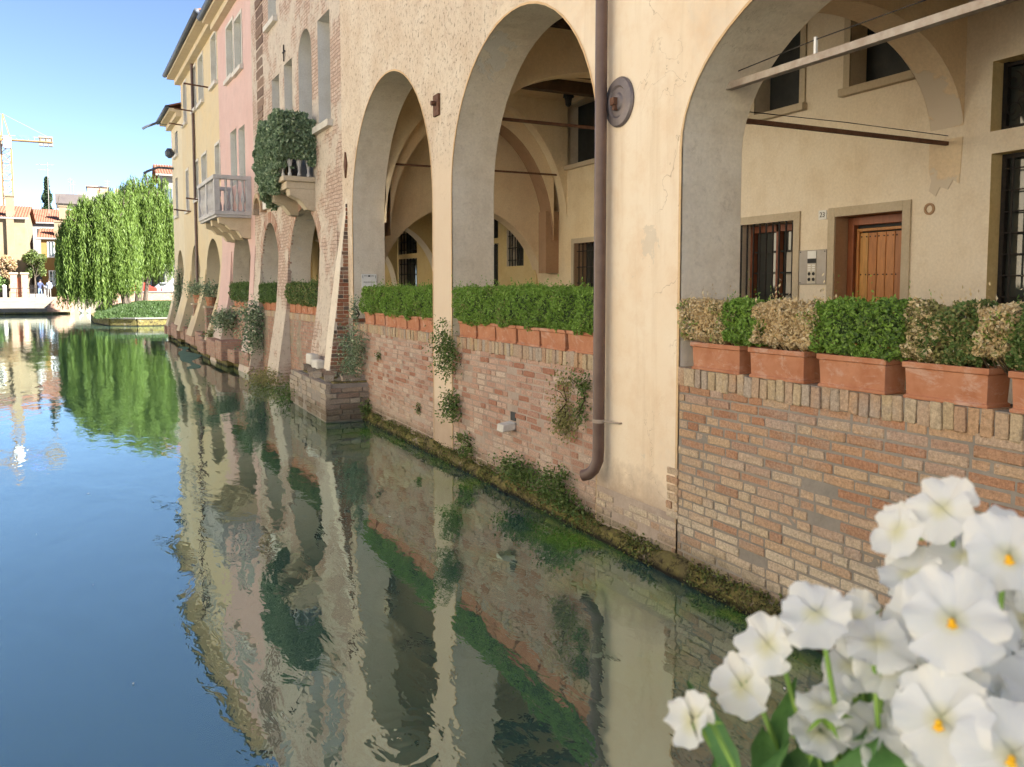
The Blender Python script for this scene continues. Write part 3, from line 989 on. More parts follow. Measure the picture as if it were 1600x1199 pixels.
# floor, ceiling, beams, inner partitions, upper mass
MB().box(-9, 14.85, -6.5, -T, FLOOR - 0.3, FLOOR).build("portico_floor", M['floor'], H)
MB().box(-9, 14.55, -8.5, -T, 5.62, 5.9).build("portico_ceiling", M['orange'], H)
for i in range(21):
    s = -8 + i * 1.02
    MB().box(s, s + 0.16, -W_FAR, -T - 0.002, 5.42, 5.615).build("ceiling_beam", M['beam'], H)
MB().box(-9, 14.55, -9.5, -8.5, FLOOR, 12.0).build("rear_wall", M['inner'], H)
MB().box(-9, 14.55, -9.6, 0.45, 12.0, 12.25).build("roof", M['roof'], H)
MB().box(-9.0, -8.7, -9.5, -T, FLOOR, 12.0).build("end_wall", M['inner'], H)
MB().box(14.2, 14.54, -9.5, -4.6, FLOOR, 12.0).build("party_wall", M['inner'], H)

def cross_arch(s0, s1, out0, out1, sp, top, z1, mat, intr, parent, name="cross_arch", zb=FLOOR, c=None, hw=None):
    """arch spanning the portico between facade (out0) and back wall (out1), thickness s0..s1"""
    c = (out0 + out1) / 2 if c is None else c
    hw = abs(out1 - out0) / 2 if hw is None else hw
    n = 30
    m, q = MB(), MB()
    pts = []
    for i in range(n + 1):
        a = math.pi * i / n
        y = c + hw * math.cos(a)
        pts.append((y, sp + (top - sp) * math.sin(a)))
    for (ya, za), (yb_, zb_) in zip(pts, pts[1:]):
        m.quad((s0, ya, za), (s0, yb_, zb_), (s0, yb_, z1), (s0, ya, z1))
        m.quad((s1, ya, za), (s1, yb_, zb_), (s1, yb_, z1), (s1, ya, z1))
        q.quad((s0 + .002, ya, za), (s0 + .002, yb_, zb_), (s1 - .002, yb_, zb_), (s1 - .002, ya, za))
    p = m.build(name, mat, parent)
    q.build("intrados", intr, p)
    return p
cross_arch(4.97, 5.30, -T, -W_NEAR, 3.45, 4.44, 5.62, M['orange'], M['patchy'], H, hw=1.27)
cross_arch(9.46, 9.80, -T, -W_FAR, 4.05, 4.95, 5.62, M['orange'], M['inner2'], H, hw=1.775)
cross_arch(13.80, 14.05, -T, -W_FAR, 3.25, 5.55, 5.62, M['inner2'], M['inner2'], H, hw=1.775)
cross_arch(14.05, 14.50, -T, -W_FAR, 3.05, 5.25, 5.62, M['orange'], M['brown_band'], H, hw=1.62)  # brown soffit: shade under this arch is put into its colour
# strip under the last arch, its shade put into the dark brown colour
MB().box(14.12, 14.42, -W_FAR + 0.001, -W_FAR + 0.28, 2.42, 3.6).build("shade_strip", M['brown_band'], H)
# partition with the low arch and the room behind it
m = MB(); n_ = 30
pts = [(-2.45 + 1.75 * math.cos(math.pi * i / n_), 1.9 + 1.8 * math.sin(math.pi * i / n_)) for i in range(n_ + 1)]
for (ya, za), (yb_, zb_) in zip(pts, pts[1:]):
    for s in (14.85, 15.2):
        m.quad((s, ya, za), (s, yb_, zb_), (s, yb_, 5.62), (s, ya, 5.62))
    m.quad((14.85, ya, za), (14.85, yb_, zb_), (15.2, yb_, zb_), (15.2, ya, za))
for s in (14.85, 15.2):
    m.quad((s, -T, FLOOR), (s, -0.70, FLOOR), (s, -0.70, 5.62), (s, -T, 5.62))
m.build("partition_wall", M['orange'], H)
# far bay windows in the back wall
w = win_part(12.55, 13.52, 1.2, 2.96, -W_FAR, 0.28, M['brown_band'], M['trim'], 0.09, 0.02)
grille(w, 12.55, 13.52, 1.2, 2.96, -W_FAR - 0.06, 7, 6, 0.011)
win_part(12.78, 13.85, 4.42, 5.55, -W_FAR, 0.26, M['inner'], M['trim'], 0.10, 0.02, M['trim'], M['shutter_dark'])

# tie bars
def bar(pts, r, mat, name="tie_bar", parent=H, n=4):
    return MB().tube(pts, r, n).build(name, mat, parent)
MB().box(1.5, 4.98, -0.33, -0.27, 3.555, 3.605).build("tie_bar", M['galv'], H, bevel=0.003)
br = bar([(4.93, -0.30, 3.66), (4.0, -0.30, 3.70), (1.6, -0.30, 3.72)], 0.004, M['iron'], "wire")
bar([(4.0, -0.30, 3.60), (4.0, -0.30, 3.715)], 0.012, M['white_paint'], "wire_post")
bar([(5.12, -0.5, 3.43), (5.12, -W_NEAR, 3.43)], 0.024, M['rust'])
bar([(5.12, -0.6, 3.50), (5.12, -1.8, 3.51), (5.12, -W_NEAR, 3.50)], 0.004, M['iron'], "wire")
bar([(9.6, -0.5, 4.25), (9.6, -W_FAR, 4.25)], 0.026, M['rust'])
bar([(13.9, -0.5, 4.26), (13.9, -W_FAR, 4.26)], 0.022, M['rust'])
m = MB()
pts = [(4.97, 3.47), (5.30, 3.47), (5.30, 3.20), (5.27, 3.12), (5.29, 3.02), (5.22, 2.97), (5.18, 3.05), (5.10, 3.02), (5.05, 3.10), (4.99, 3.06)]
m.add([(a, -W_NEAR + 0.008, z) for a, z in pts] + [(a, -W_NEAR - 0.01, z) for a, z in pts], [tuple(range(10)), tuple(reversed(range(10, 20)))] + [(i, (i + 1) % 10, 10 + (i + 1) % 10, 10 + i) for i in range(10)])
m.build("plaster_patch", M['patchy'], H)
# lantern hanging in the middle bay
ln = MB().tube([(12.9, -3.6, 5.6), (12.9, -3.6, 5.55)], 0.012, 6).lathe([(0.03, 0.12), (0.09, 0.07), (0.10, 0.01), (0.07, 0.0), (0.05, -0.12), (0.02, -0.15)], (12.9, -3.6, 5.45), 8).build("lantern", M['iron'], H)

# iron anchor disc, rusty plate, lozenge plate, notice plaque
MB().lathe([(0.198, 0.0), (0.20, 0.012), (0.188, 0.028), (0.13, 0.034), (0.115, 0.022), (0.075, 0.026), (0.06, 0.04), (0.03, 0.045)], (5.77, 0.001, 3.63), 36, 'y').build("anchor_disc", M['plate'], H, smooth=False, bevel=0)
MB().box(5.745, 5.80, 0.03, 0.085, 3.60, 3.66).box(5.755, 5.785, 0.03, 0.07, 3.56, 3.60).build("anchor_key", M['rust'], H, bevel=0.004)
MB().box(9.79, 9.97, 0.001, 0.03, 4.27, 4.53).lathe([(0.03, 0.0), (0.03, 0.06)], (9.88, 0.03, 4.42), 8, 'y').build("anchor_plate", M['rust'], H)
m = MB(); m.add([(14.27, 0.03, 4.02), (14.35, 0.03, 4.24), (14.27, 0.03, 4.46), (14.19, 0.03, 4.24), (14.27, 0.002, 4.02), (14.36, 0.002, 4.24), (14.27, 0.002, 4.46), (14.18, 0.002, 4.24)], [(0, 1, 2, 3), (0, 1, 5, 4), (1, 2, 6, 5), (2, 3, 7, 6), (3, 0, 4, 7)])
m.build("lozenge_plate", M['rust'], H)

# downpipe
PS, PO = 5.93, 0.085
pipe = MB().tube([(PS, PO, 12.0), (PS, PO, 0.80), (PS, PO + 0.005, 0.68), (PS + 0.02, PO + 0.03, 0.60), (PS + 0.055, PO + 0.06, 0.555), (PS + 0.105, PO + 0.09, 0.535)], 0.050, 20, cap=False)
pipe.build("downpipe", M['pipe'], H, smooth=True)
MB().tube([(PS, PO, 1.0), (PS, PO, 1.03)], 0.053, 20).tube([(PS - 0.05, PO - 0.02, 1.015), (PS - 0.22, 0.02, 1.02), (PS - 0.22, 0.0, 1.02)], 0.008, 6).build("pipe_bracket", M['galv'], H)
MB().tube([(PS, PO, 4.6), (PS, PO, 4.63)], 0.053, 20).tube([(PS - 0.05, PO - 0.02, 4.615), (PS - 0.2, 0.0, 4.62)], 0.008, 6).build("pipe_bracket", M['galv'], H)

# notice plaque on the jamb of the third arch: it stands on the far reveal
pq = thing("plaque", "small white notice plaque on the far jamb of the third arch above the hedge", "plaque", (0, 13.86, 0), R(180))
plq = MB().box(0.10, 0.36, 0.0, 0.015, 2.14, 2.37).build("board", M['white_paint'], pq, bevel=0.002)
m = MB()
m.box(0.14, 0.20, 0.0155, 0.017, 2.335, 2.343).box(0.26, 0.32, 0.0155, 0.017, 2.335, 2.343).box(0.21, 0.25, 0.0155, 0.017, 2.325, 2.35)
m.box(0.115, 0.121, 0.0155, 0.017, 2.30, 2.35).box(0.339, 0.345, 0.0155, 0.017, 2.30, 2.35)
m.box(0.13, 0.33, 0.0155, 0.017, 2.235, 2.240).box(0.13, 0.33, 0.0155, 0.017, 2.222, 2.226)
m.build("printed_lines", M['ink'], pq)
pq.location = (0.50, 13.905, 0)

# ------------------------------------------------------------------ parapet walls between the piers
BL = brick_variants("long", 0.245, 0.055, M['brick'])
BS = brick_variants("short", 0.118, 0.055, M['brick'], 6)
PLB = brick_variants("plong", 0.235, 0.054, M['brick_pink'])
PSB = brick_variants("pshort", 0.115, 0.054, M['brick_pink'], 6)
CB = brick_variants("capst", 0.064, 0.135, M['cap_brick'], 8, 0.2, 0.006)

def parapet(name, label, s0, s1, bl, bs, mort, lim, seed, skip=0.0, hole=None, zlo=0.12, zcap=1.41):
    P = thing(name, label, "wall", fA(s0), RA)
    m = MB()
    n = int((s1 - s0) / 0.12)
    m.box(0, s1 - s0, -0.30, -0.006, -0.5, zcap + 0.06)
    m.build("mortar", mort, P)
    lay_bricks(P, lambda s, o, z: fA(s0 + s, o, z), bl, bs, 0.005, s1 - s0 - 0.005, zlo, zcap, 0.0, limit=lim, seed=seed, skip=skip, hole=hole)
    rs = random.Random(seed)
    s = 0.005
    while s < s1 - s0 - 0.04:
        o = bpy.data.objects.new("cap_brick", rs.choice(CB)[0])
        COL.objects.link(o); o.parent = P
        k = rs.uniform(0.85, 1.1)
        o.scale = (k, 1, rs.uniform(0.93, 1.05))
        o.location = (s + 0.032, 0.012 + rs.uniform(-0.006, 0.008), zcap + 0.075 + rs.uniform(-0.006, 0.006))
        o.rotation_euler = (0, rs.uniform(-0.05, 0.05), 0)
        s += 0.064 * k + 0.009
    MB().box(0, s1 - s0, -0.30, -0.001, zcap + 0.06, zcap + 0.138).build("cap_bed", mort, P)
    return P
parapet("parapet_wall", "orange brick parapet under the planters with dying hedges, nearest arch", 1.56, 4.955, BL, BS, M['mortar'], 300, 3, 0.01)
parapet("parapet_wall", "pinkish brick parapet under the middle arch beside the brown downpipe", 6.105, 9.425, PLB, PSB, M['mortar_pink'], 300, 4, 0.04,
        hole=lambda s, z: abs(s - 1.66) < 0.1 and abs(z - 0.80) < 0.09)
parapet("parapet_wall", "pale pink brick parapet under the third arch between grey piers", 10.10, 13.90, PLB, PSB, M['mortar_pink'], 300, 5, 0.06)
parapet("parapet_wall", "brick parapet under the arch beyond the right frame edge", -3.2, 0.7, BL, BS, M['mortar'], 20, 6, 0.01)
# exposed bricks under the plaster of the near pier
PB = thing("pier_footing", "strip of bare pale bricks at the foot of the ochre pier beside the downpipe", "wall", fA(4.96), RA)
MB().box(0, 1.14, -0.02, 0.004, -0.2, 0.43).build("mortar", M['mortar_pink'], PB)
lay_bricks(PB, lambda s, o, z: fA(4.96 + s, o, z), BL, BS, 0.0, 1.12, 0.12, 0.40, 0.010, limit=60, seed=8, skip=0.12)
lay_bricks(PB, lambda s, o, z: fA(4.96 + s, o, z), BL, BS, -0.02, 0.12, 0.40, 0.78, 0.010, limit=20, seed=9, skip=0.0)

# white drain spout and its hole in the middle parapet
SP = thing("drain_spout", "short white stone drain spout sticking out of the pink brick parapet", "spout", fA(7.74, 0, 0.72), RA)
MB().hexa([(-0.07, 0.0, -0.06), (0.08, 0.0, -0.06), (0.08, 0.16, -0.075), (-0.07, 0.16, -0.075)], [(-0.07, 0.0, 0.02), (0.08, 0.0, 0.02), (0.08, 0.15, 0.0), (-0.07, 0.15, 0.0)]).build("trough", M['white_stone'], SP, bevel=0.012)
MB().box(-0.05, 0.06, -0.12, 0.004, 0.03, 0.12).build("dark_hole_block", M['shutter_dark'], SP)  # near-black block stands in for the shade inside the hole

# mossy ledge along the waterline
def ledge(name, label, pts_fn, L, w0, h0, seed, mat=None, cat="ledge"):
    nx, na = int(L / 0.07), 6
    vs = np.zeros(((nx + 1) * (na + 1), 3))
    k = 0
    for i in range(nx + 1):
        s = L * i / nx
        for j in range(na + 1):
            a = math.pi / 2 * j / na
            nz_ = mnoise.noise((s * 3.1 + seed, j * 0.6, seed)) * 0.5 + mnoise.noise((s * 9 + seed, j * 1.3, 3)) * 0.3
            w = w0 * (1 + 0.45 * nz_) * math.sin(a) ** 0.8
            h = h0 * (1 + 0.5 * mnoise.noise((s * 2.3, seed, 7.7))) * math.cos(a)
            if j == na: h = -0.3
            vs[k] = (s, w, h); k += 1
    q = [(i * (na + 1) + j, i * (na + 1) + j + 1, (i + 1) * (na + 1) + j + 1, (i + 1) * (na + 1) + j) for i in range(nx) for j in range(na)]
    return vs, np.array(q)
LG = thing("mossy_ledge", "mossy stone footing running along the waterline under the brick parapets", "footing", fA(-3), RA)
v, q = ledge("", "", None, 16.4, 0.10, 0.13, 2.0)
np_obj("stone", v, q, M['mossy'], LG, smooth=True)
n = 26000
s = rng.uniform(0, 16.3, n)
keep = np.array([mnoise.noise((x * 2.2, 5.1, 0)) + 0.5 * mnoise.noise((x * 7, 1.1, 0)) + 0.2 * rng.normal() > -0.02 for x in s])
s = s[keep]; n = len(s)
a = rng.uniform(0.05, 1.0, n)
pos = np.stack([s, 0.01 + 0.10 * a + rng.normal(0, .012, n), 0.13 * (1 - a ** 1.5) + rng.normal(0, 0.02, n) + 0.02], axis=1)
v, q = leaves(pos, 0.024, 1.6)
tag(np_obj("moss_tufts", v, q, M['moss'], LG), kind="stuff")
# ------------------------------------------------------------------ planters and hedges on the parapets
def planter_mesh(L, W=0.18, Hh=0.195):
    m = MB()
    x0, x1 = -L / 2, L / 2
    def ring(e, z): return [(x0 + e, -W + e, z), (x1 - e, -W + e, z), (x1 - e, -e, z), (x0 + e, -e, z)]
    prof = [(0.0, 0.0), (0.0, 0.018), (0.010, 0.022), (0.004, Hh - 0.034), (-0.008, Hh - 0.030), (-0.008, Hh), (0.010, Hh), (0.012, Hh - 0.03)]
    k = 0
    for e, z in prof: m.v += ring(e, z)
    n = len(prof)
    for i in range(n - 1):
        for j in range(4):
            a, b = i * 4 + j, i * 4 + (j + 1) % 4
            m.f.append((a, b, b + 4, a + 4))
    m.f.append((3, 2, 1, 0))
    return m
def make_planter(label, L, group, loc, rz):
    P = thing("terracotta_planter", label, "planter", loc, rz, group)
    planter_mesh(L).build("trough", M['terracotta'], P, bevel=0.004)
    MB().box(-L / 2 + 0.012, L / 2 - 0.012, -0.168, -0.012, 0.12, 0.172).build("soil", M['soil'], P)
    return P
ZP = 1.551
GP = "terracotta planters on the parapets"
names3 = [(4.545, 0.50, "terracotta planter at the left end of the nearest parapet, under tan and green bushes"),
          (3.96, 0.47, "second planter from the ochre pier, holding only dried tan leaves"),
          (3.375, 0.47, "planter under the large bright green bush in front of the door"),
          (2.795, 0.47, "big foreground planter with half dried mixed bush, behind the white flowers"),
          (2.21, 0.47, "planter cut by the right edge of the photo under dark green leaves")]
rp = random.Random(5)
for s, L, lb in names3:
    make_planter(lb, L, GP, fA(s, 0.012 + rp.uniform(-0.006, 0.006), ZP), RA + rp.uniform(-0.012, 0.012))
ords = ["nearest the downpipe", "second from the downpipe", "third from the downpipe", "fourth from the downpipe", "fifth from the downpipe", "farthest from the downpipe"]
p0 = make_planter("terracotta planter under the middle green hedge, nearest the downpipe", 0.49, GP, fA(6.37, 0.0, ZP), RA)
for i in range(1, 6):
    copy_thing(p0, fA(6.37 + 0.522 * i, rp.uniform(-0.008, 0.008), ZP), RA + rp.uniform(-0.015, 0.015), "terracotta planter under the middle green hedge, " + ords[i])
ords = ["nearest the camera", "second nearest", "third nearest", "third from the far pier", "second from the far pier", "at the far pier"]
for i in range(6):
    copy_thing(p0, fA(10.36 + 0.522 * i, rp.uniform(-0.008, 0.008), ZP), RA + rp.uniform(-0.015, 0.015), "small terracotta planter under the third arch hedge, " + ords[i])

def bush(pts_n, s0, s1, y0, y1, z0, z1, rough=0.035, seed=0, r=0.06, fr=2.0):
    """points through the outer shell of a clipped box with soft corners and an uneven skin"""
    c = np.array([(s0 + s1) / 2, (y0 + y1) / 2, (z0 + z1) / 2])
    h = np.array([(s1 - s0) / 2, (y1 - y0) / 2, (z1 - z0) / 2])
    area = np.array([h[1] * h[2], h[0] * h[2], h[0] * h[1]])
    ax = rng.choice(3, pts_n, p=area / area.sum())
    u = rng.uniform(-1, 1, (pts_n, 3))
    sg = rng.choice([-1, 1], pts_n)
    u[np.arange(pts_n), ax] = sg
    p = u * h
    # soften corners
    q = np.sign(p) * np.maximum(np.abs(p) - (h - r), 0)
    base = p - q
    ln = np.linalg.norm(q, axis=1)[:, None]
    ln[ln == 0] = 1
    q = np.where(np.linalg.norm(q, axis=1)[:, None] > 0, q / ln * r, q)
    p = base + q
    nrm = q / r
    d = np.array([0.8 * mnoise.noise(((c[0] + a[0]) * 4 + seed, a[1] * 4, a[2] * 5)) + 0.6 * mnoise.noise(((c[0] + a[0]) * 10 + seed, a[1] * 10, a[2] * 10)) + 0.5 * mnoise.noise(((c[0] + a[0]) * 24 + seed, a[1] * 24, a[2] * 24)) for a in p])
    depth = rng.exponential(0.35, pts_n)
    p = p + nrm * (d * rough - np.minimum(depth, 2.0) * 0.03)[:, None]
    return p + c
def make_hedge(name, label, s0, s1, y0, y1, z0, z1, mats, n, size=0.022, group=None, frame=fA, rz=RA, zb=ZP, cat="hedge", rough=0.07):
    if mats[0][0] == 'boxwood':
        mats = mats + [('olive_leaf', 0.35, 'browning_leaves', lambda x: 0.9 * mnoise.noise((x[0] * 3 + s0, x[2] * 5, 2)) - 0.30), ('boxwood_dark', 0.18, 'lower_dark_leaves', lambda x: 0.2 - x[2] * 1.2 + 0.16)]  # dark leaves grow denser towards the bottom
    elif mats[0][0] == 'dry_leaf' and len(mats) < 3:
        mats = mats + [('boxwood', 0.22, 'green_leaves', lambda x: 0.8 * mnoise.noise((x[0] * 4 + s0, x[2] * 6, 7)) - 0.12)]
    base = frame((s0 + s1) / 2, 0, zb)
    Hd = thing(name, label, cat, base, rz, group)
    L = s1 - s0
    MB().box(-L / 2 + 0.07, L / 2 - 0.07, y0 + 0.07, y1 - 0.07, z0 - zb + 0.07, z1 - zb - 0.06).build("inner_core", M["dry_core"] if mats[0][0] == "dry_leaf" else M["hedge_core"], Hd)  # solid core; its dark green in live hedges stands in for inner shade
    for k, (mn, share, nm, zone) in enumerate(mats):
        p = bush(int(n * share * 1.0), -L / 2, L / 2, y0, y1, z0 - zb, z1 - zb, rough=rough, seed=s0)
        if zone is not None:
            keep = np.array([zone(x) + 0.5 * mnoise.noise((x[0] * 7 + s0, x[1] * 7, x[2] * 7)) > 0 for x in p])
            p = p[keep]
        v, q = leaves(p, size, 1.7)
        np_obj(nm, v, q, M[mn], Hd)
    m = MB()
    for i in range(max(6, int(L * 14))):
        x = rp.uniform(-L / 2 + .04, L / 2 - .04)
        y = rp.uniform(y0 + .08, y1 - .05)
        m.tube([(x, (y0 + y1) / 2, 0.16), (x + rp.uniform(-.03, .03), y, 0.24), (x + rp.uniform(-.06, .06), y, 0.36)], [0.005, 0.004, 0.002], 4)
    m.build("stems", M['twig'], Hd)
    # stray shoots above the clipped top
    k = int(L * 60)
    sx = rng.uniform(-L / 2, L / 2, k)
    sy = rng.uniform(y0 + .03, y1, k)
    hh_ = rng.exponential(0.022, k)
    pp = np.concatenate([np.stack([sx + rng.normal(0, .006, k), sy + rng.normal(0, .006, k), np.full(k, z1 - zb) + hh_ * f], 1) for f in (0.2, 0.7, 1.2, 1.6)])
    v, q = leaves(pp, size, 2.2, up=(0, 0, 1.0))
    tag(np_obj("shoots", v, q, M[mats[0][0]], Hd), kind="stuff")
    return Hd
y0, y1 = -0.26, 0.015
zt, zb_ = 2.035, 1.755
make_hedge("boxwood_bush", "small dried tan bush at the left end of the nearest planter row", 4.46, 4.93, y0, y1, zb_, zt, [('dry_leaf', 0.8, "dry_leaves", None), ('olive_leaf', 0.25, "leaves", lambda x: -0.1 - x[0] * 3)], 9000)
make_hedge("boxwood_bush", "narrow fresh green bush squeezed between two dried tan bushes", 4.15, 4.50, y0, y1, zb_, zt + 0.01, [('boxwood', 1, "leaves", None)], 8000)
make_hedge("boxwood_bush", "wide dried tan bush beside the intercom panel", 3.66, 4.19, y0, y1 + 0.01, zb_ + 0.01, zt + 0.005, [('dry_leaf', 1.0, "dry_leaves", None), ('olive_leaf', 0.15, "leaves", lambda x: x[2] * -6 + 1.0)], 10500)
make_hedge("boxwood_bush", "large dense bright green bush in front of the wooden door", 3.03, 3.70, y0 - 0.02, y1 + 0.015, zb_ - 0.01, zt + 0.01, [('boxwood', 0.85, "leaves", None), ('boxwood_dark', 0.45, "dark_leaves", lambda x: -x[0] * 3)], 12500)
make_hedge("boxwood_bush", "half dried bush with tan left side and dark green middle", 2.62, 3.06, y0, y1, zb_, zt, [('dry_leaf', 0.45, "dry_leaves", lambda x: x[0] * 3 + 0.0), ('olive_leaf', 0.5, "mixed_leaves", None), ('boxwood_dark', 0.8, "leaves", lambda x: 0.15 - x[0] * 3)], 12500)
make_hedge("boxwood_bush", "pale dried clump right of the half dried bush", 2.45, 2.66, y0 + .02, y1 + .01, zb_ + 0.05, zt, [('dry_leaf', 1.0, "dry_leaves", lambda x: x[2] * 5 - 1.0), ('olive_leaf', 0.5, "leaves", lambda x: 1.6 - x[2] * 5)], 7000)
make_hedge("boxwood_bush", "dark green bush cut by the right edge of the photo", 1.98, 2.50, y0, y1, zb_, zt, [('boxwood_dark', 1.0, "leaves", None), ('olive_leaf', 0.2, "mixed_leaves", None)], 11000)
make_hedge("boxwood_hedge", "long clipped bright green hedge in the middle arch beside the downpipe", 6.10, 9.36, -0.26, 0.03, 1.735, 2.13, [('boxwood', 1.0, "leaves", None)], 36000, 0.025)
make_hedge("boxwood_hedge", "clipped green hedge in the third arch above the small planters", 10.12, 13.42, -0.24, 0.03, 1.735, 2.13, [('boxwood', 1.0, "leaves", None)], 26000, 0.03)

# ------------------------------------------------------------------ the row of old houses further along (frame B)
def sub(m): return m
FLB = 0.75
def house(name, label, s0, s1, ztop, ops, wallmat, revmat, thick=0.46, cat="house", wall_out=0.0, zc=4.15, depth=8.5):
    Hh = thing(name, label, cat, fB(s0), RB)
    off = (s0, 0, 0)
    m = MB(off); wall(m, s0, s1, -0.5, ztop, wall_out, thick, ops); m.build("wall", wallmat, Hh)
    for o in ops:
        if o['k'] == 'a' and o['zb'] < 2:
            m = MB(off); reveal(m, o, wall_out - 0.002, thick - 0.004, True); m.build("arch_reveal", revmat, Hh)
    MB(off).box(s0, s1, -depth, -thick, ztop - 0.3, ztop - 0.002).build("attic", M['inner'], Hh)
    si = max(s0, 0.3)
    MB(off).box(si, s1, -depth, -thick, zc, zc + 0.25).build("portico_ceiling", M['beam'], Hh)
    MB(off).box(si, s1, -depth, -thick, 0.2, FLB).build("portico_floor", M['floor'], Hh)
    return Hh, off

def bwin(Hh, off, s0, s1, z0, z1, depth, mat_j, fill, sill=None, arched=False, out=0.0, trim=None, tw=0.08):
    o = arch(s0, s1, z0, z1 - (s1 - s0) * 0.55, z1) if arched else rect(s0, s1, z0, z1)
    m = MB(off); reveal(m, o, out - 0.001, depth, True)
    w = m.build("window", mat_j, Hh)
    MB(off).box(s0 - 0.02, s1 + 0.02, out - depth - 0.05, out - depth, z0 - 0.02, z1 + 0.02).build("shutter" if fill != M['pane'] else "pane", fill, w)
    mid = (s0 + s1) / 2
    MB(off).box(mid - 0.015, mid + 0.015, out - depth, out - depth + 0.015, z0, z1).build("shutter_edge" if fill != M['pane'] else "glazing_bar", M['shutter_dark'] if fill == M['shutter_grey'] else fill, w)
    if trim:
        t = MB(off)
        t.box(s0 - tw, s0, out + .001, out + .02, z0, z1 + tw).box(s1, s1 + tw, out + .001, out + .02, z0, z1 + tw).box(s0, s1, out + .001, out + .02, z1, z1 + tw)
        t.build("surround", trim, w)
    if sill:
        MB(off).box(s0 - 0.12, s1 + 0.12, out - 0.05, out + 0.10, z0 - 0.12, z0 - 0.002).build("sill", sill, w)
    return w, o

# B: brick house
b1 = arch(1.02, 3.55, 0.4, 2.35, 3.78); b2 = arch(4.46, 6.37, 0.4, 2.35, 3.68)
bw = [rect(0.25, 1.05, 5.18, 7.15), arch(1.50, 2.50, 4.25, 6.75, 7.25), rect(3.02, 3.72, 5.0, 6.95), rect(4.18, 4.90, 5.0, 6.88), rect(4.35, 5.15, 8.15, 10.0), rect(1.2, 2.1, 8.35, 10.2)]
HB, off = house("brick_house", "tall narrow old house of worn pinkish brick with ivy covered balcony", -0.43, 7.08, 12.2, [b1, b2] + bw, M['wallB'], M['reveal'])
for i, o in enumerate(bw):
    bwin(HB, off, o['s0'], o['s1'], o['zb'], o.get('zt') or o['sp'] + o['r'], 0.5, M['white_pl'], M['shutter_grey'] if i in (4, 5) else M['shutter_dark'],
         M['white_stone'] if i in (0, 4, 5) else None, o['k'] == 'a')
MB(off).box(-0.6, 7.1, -8.6, 0.5, 12.2, 12.4).build("roof", M['roof'], HB)
# toothed quoin of dark brick on the far edge
rq = random.Random(3)
QB = brick_variants("quoin", 0.55, 0.12, M['dark_brick'], 6, 0.12, 0.012)
z = 4.35
i = 0
while z < 10.6:
    o = bpy.data.objects.new("brick", rq.choice(QB)[0])
    COL.objects.link(o); o.parent = HB
    o.location = (6.05 + 0.50 + rq.uniform(-0.05, 0.05), 0.012 + rq.uniform(-0.01, 0.012), z)
    o.scale = (rq.uniform(0.85, 1.1) * (1.35 if z > 6.6 else 1), 1, 1.0 if z < 6.6 else 1.6)
    z += 0.15 if z < 6.6 else 0.24
    i += 1
# white block and small arch niche low on the edge
MB(off).box(4.9, 5.7, -0.02, 0.10, 4.0, 4.22).build("stone_block", M['white_stone'], HB, bevel=0.02)
m = MB(off)
for i in range(8):
    a0, a1 = math.pi * i / 8, math.pi * (i + 1) / 8
    m.hexa([(6.2 + .38 * math.cos(a0), 0.0, 3.95 + .38 * math.sin(a0)), (6.2 + .38 * math.cos(a1), 0, 3.95 + .38 * math.sin(a1)), (6.2 + .38 * math.cos(a1), .14, 3.95 + .38 * math.sin(a1)), (6.2 + .38 * math.cos(a0), .14, 3.95 + .38 * math.sin(a0))],
           [(6.2 + .5 * math.cos(a0), 0.0, 3.95 + .5 * math.sin(a0)), (6.2 + .5 * math.cos(a1), 0, 3.95 + .5 * math.sin(a1)), (6.2 + .5 * math.cos(a1), .14, 3.95 + .5 * math.sin(a1)), (6.2 + .5 * math.cos(a0), .14, 3.95 + .5 * math.sin(a0))])
m.build("relieving_arch", M['cap_brick'], HB)
# iron cramps
MB(off).tube([(2.35, 0.02, 8.3), (2.35, 0.07, 8.3), (2.15, 0.09, 8.4)], 0.03, 5).build("iron_bracket", M['rust'], HB)
MB(off).tube([(3.6, 0.03, 7.0), (3.6, 0.03, 7.35)], 0.015, 5).tube([(3.5, 0.03, 7.2), (3.7, 0.03, 7.2)], 0.015, 5).build("iron_cramp", M['iron'], HB)
# brick arch ring over the wide arch
AR = brick_variants("ring", 0.07, 0.26, M['brick_pink'], 5, 0.05, 0.006)
def arch_ring(o, Hh, off, w=0.085, out=0.008, hh=0.26):
    n = int(math.pi * (o['h'] + o['r']) / 2 / w)
    for i in range(n):
        a = math.pi * (i + 0.5) / n
        s, z = o['c'] - (o['h'] + hh / 2) * math.cos(a), o['sp'] + (o['r'] + hh / 2) * math.sin(a)
        b = bpy.data.objects.new("brick", rq.choice(AR)[0])
        COL.objects.link(b); b.parent = Hh
        nx, nz = -math.cos(a) / o['h'], math.sin(a) / o['r']
        b.location = (s - off[0], out, z)
        b.rotation_euler = (0, math.atan2(nx, nz), 0)
arch_ring(b1, HB, off); arch_ring(b2, HB, off)

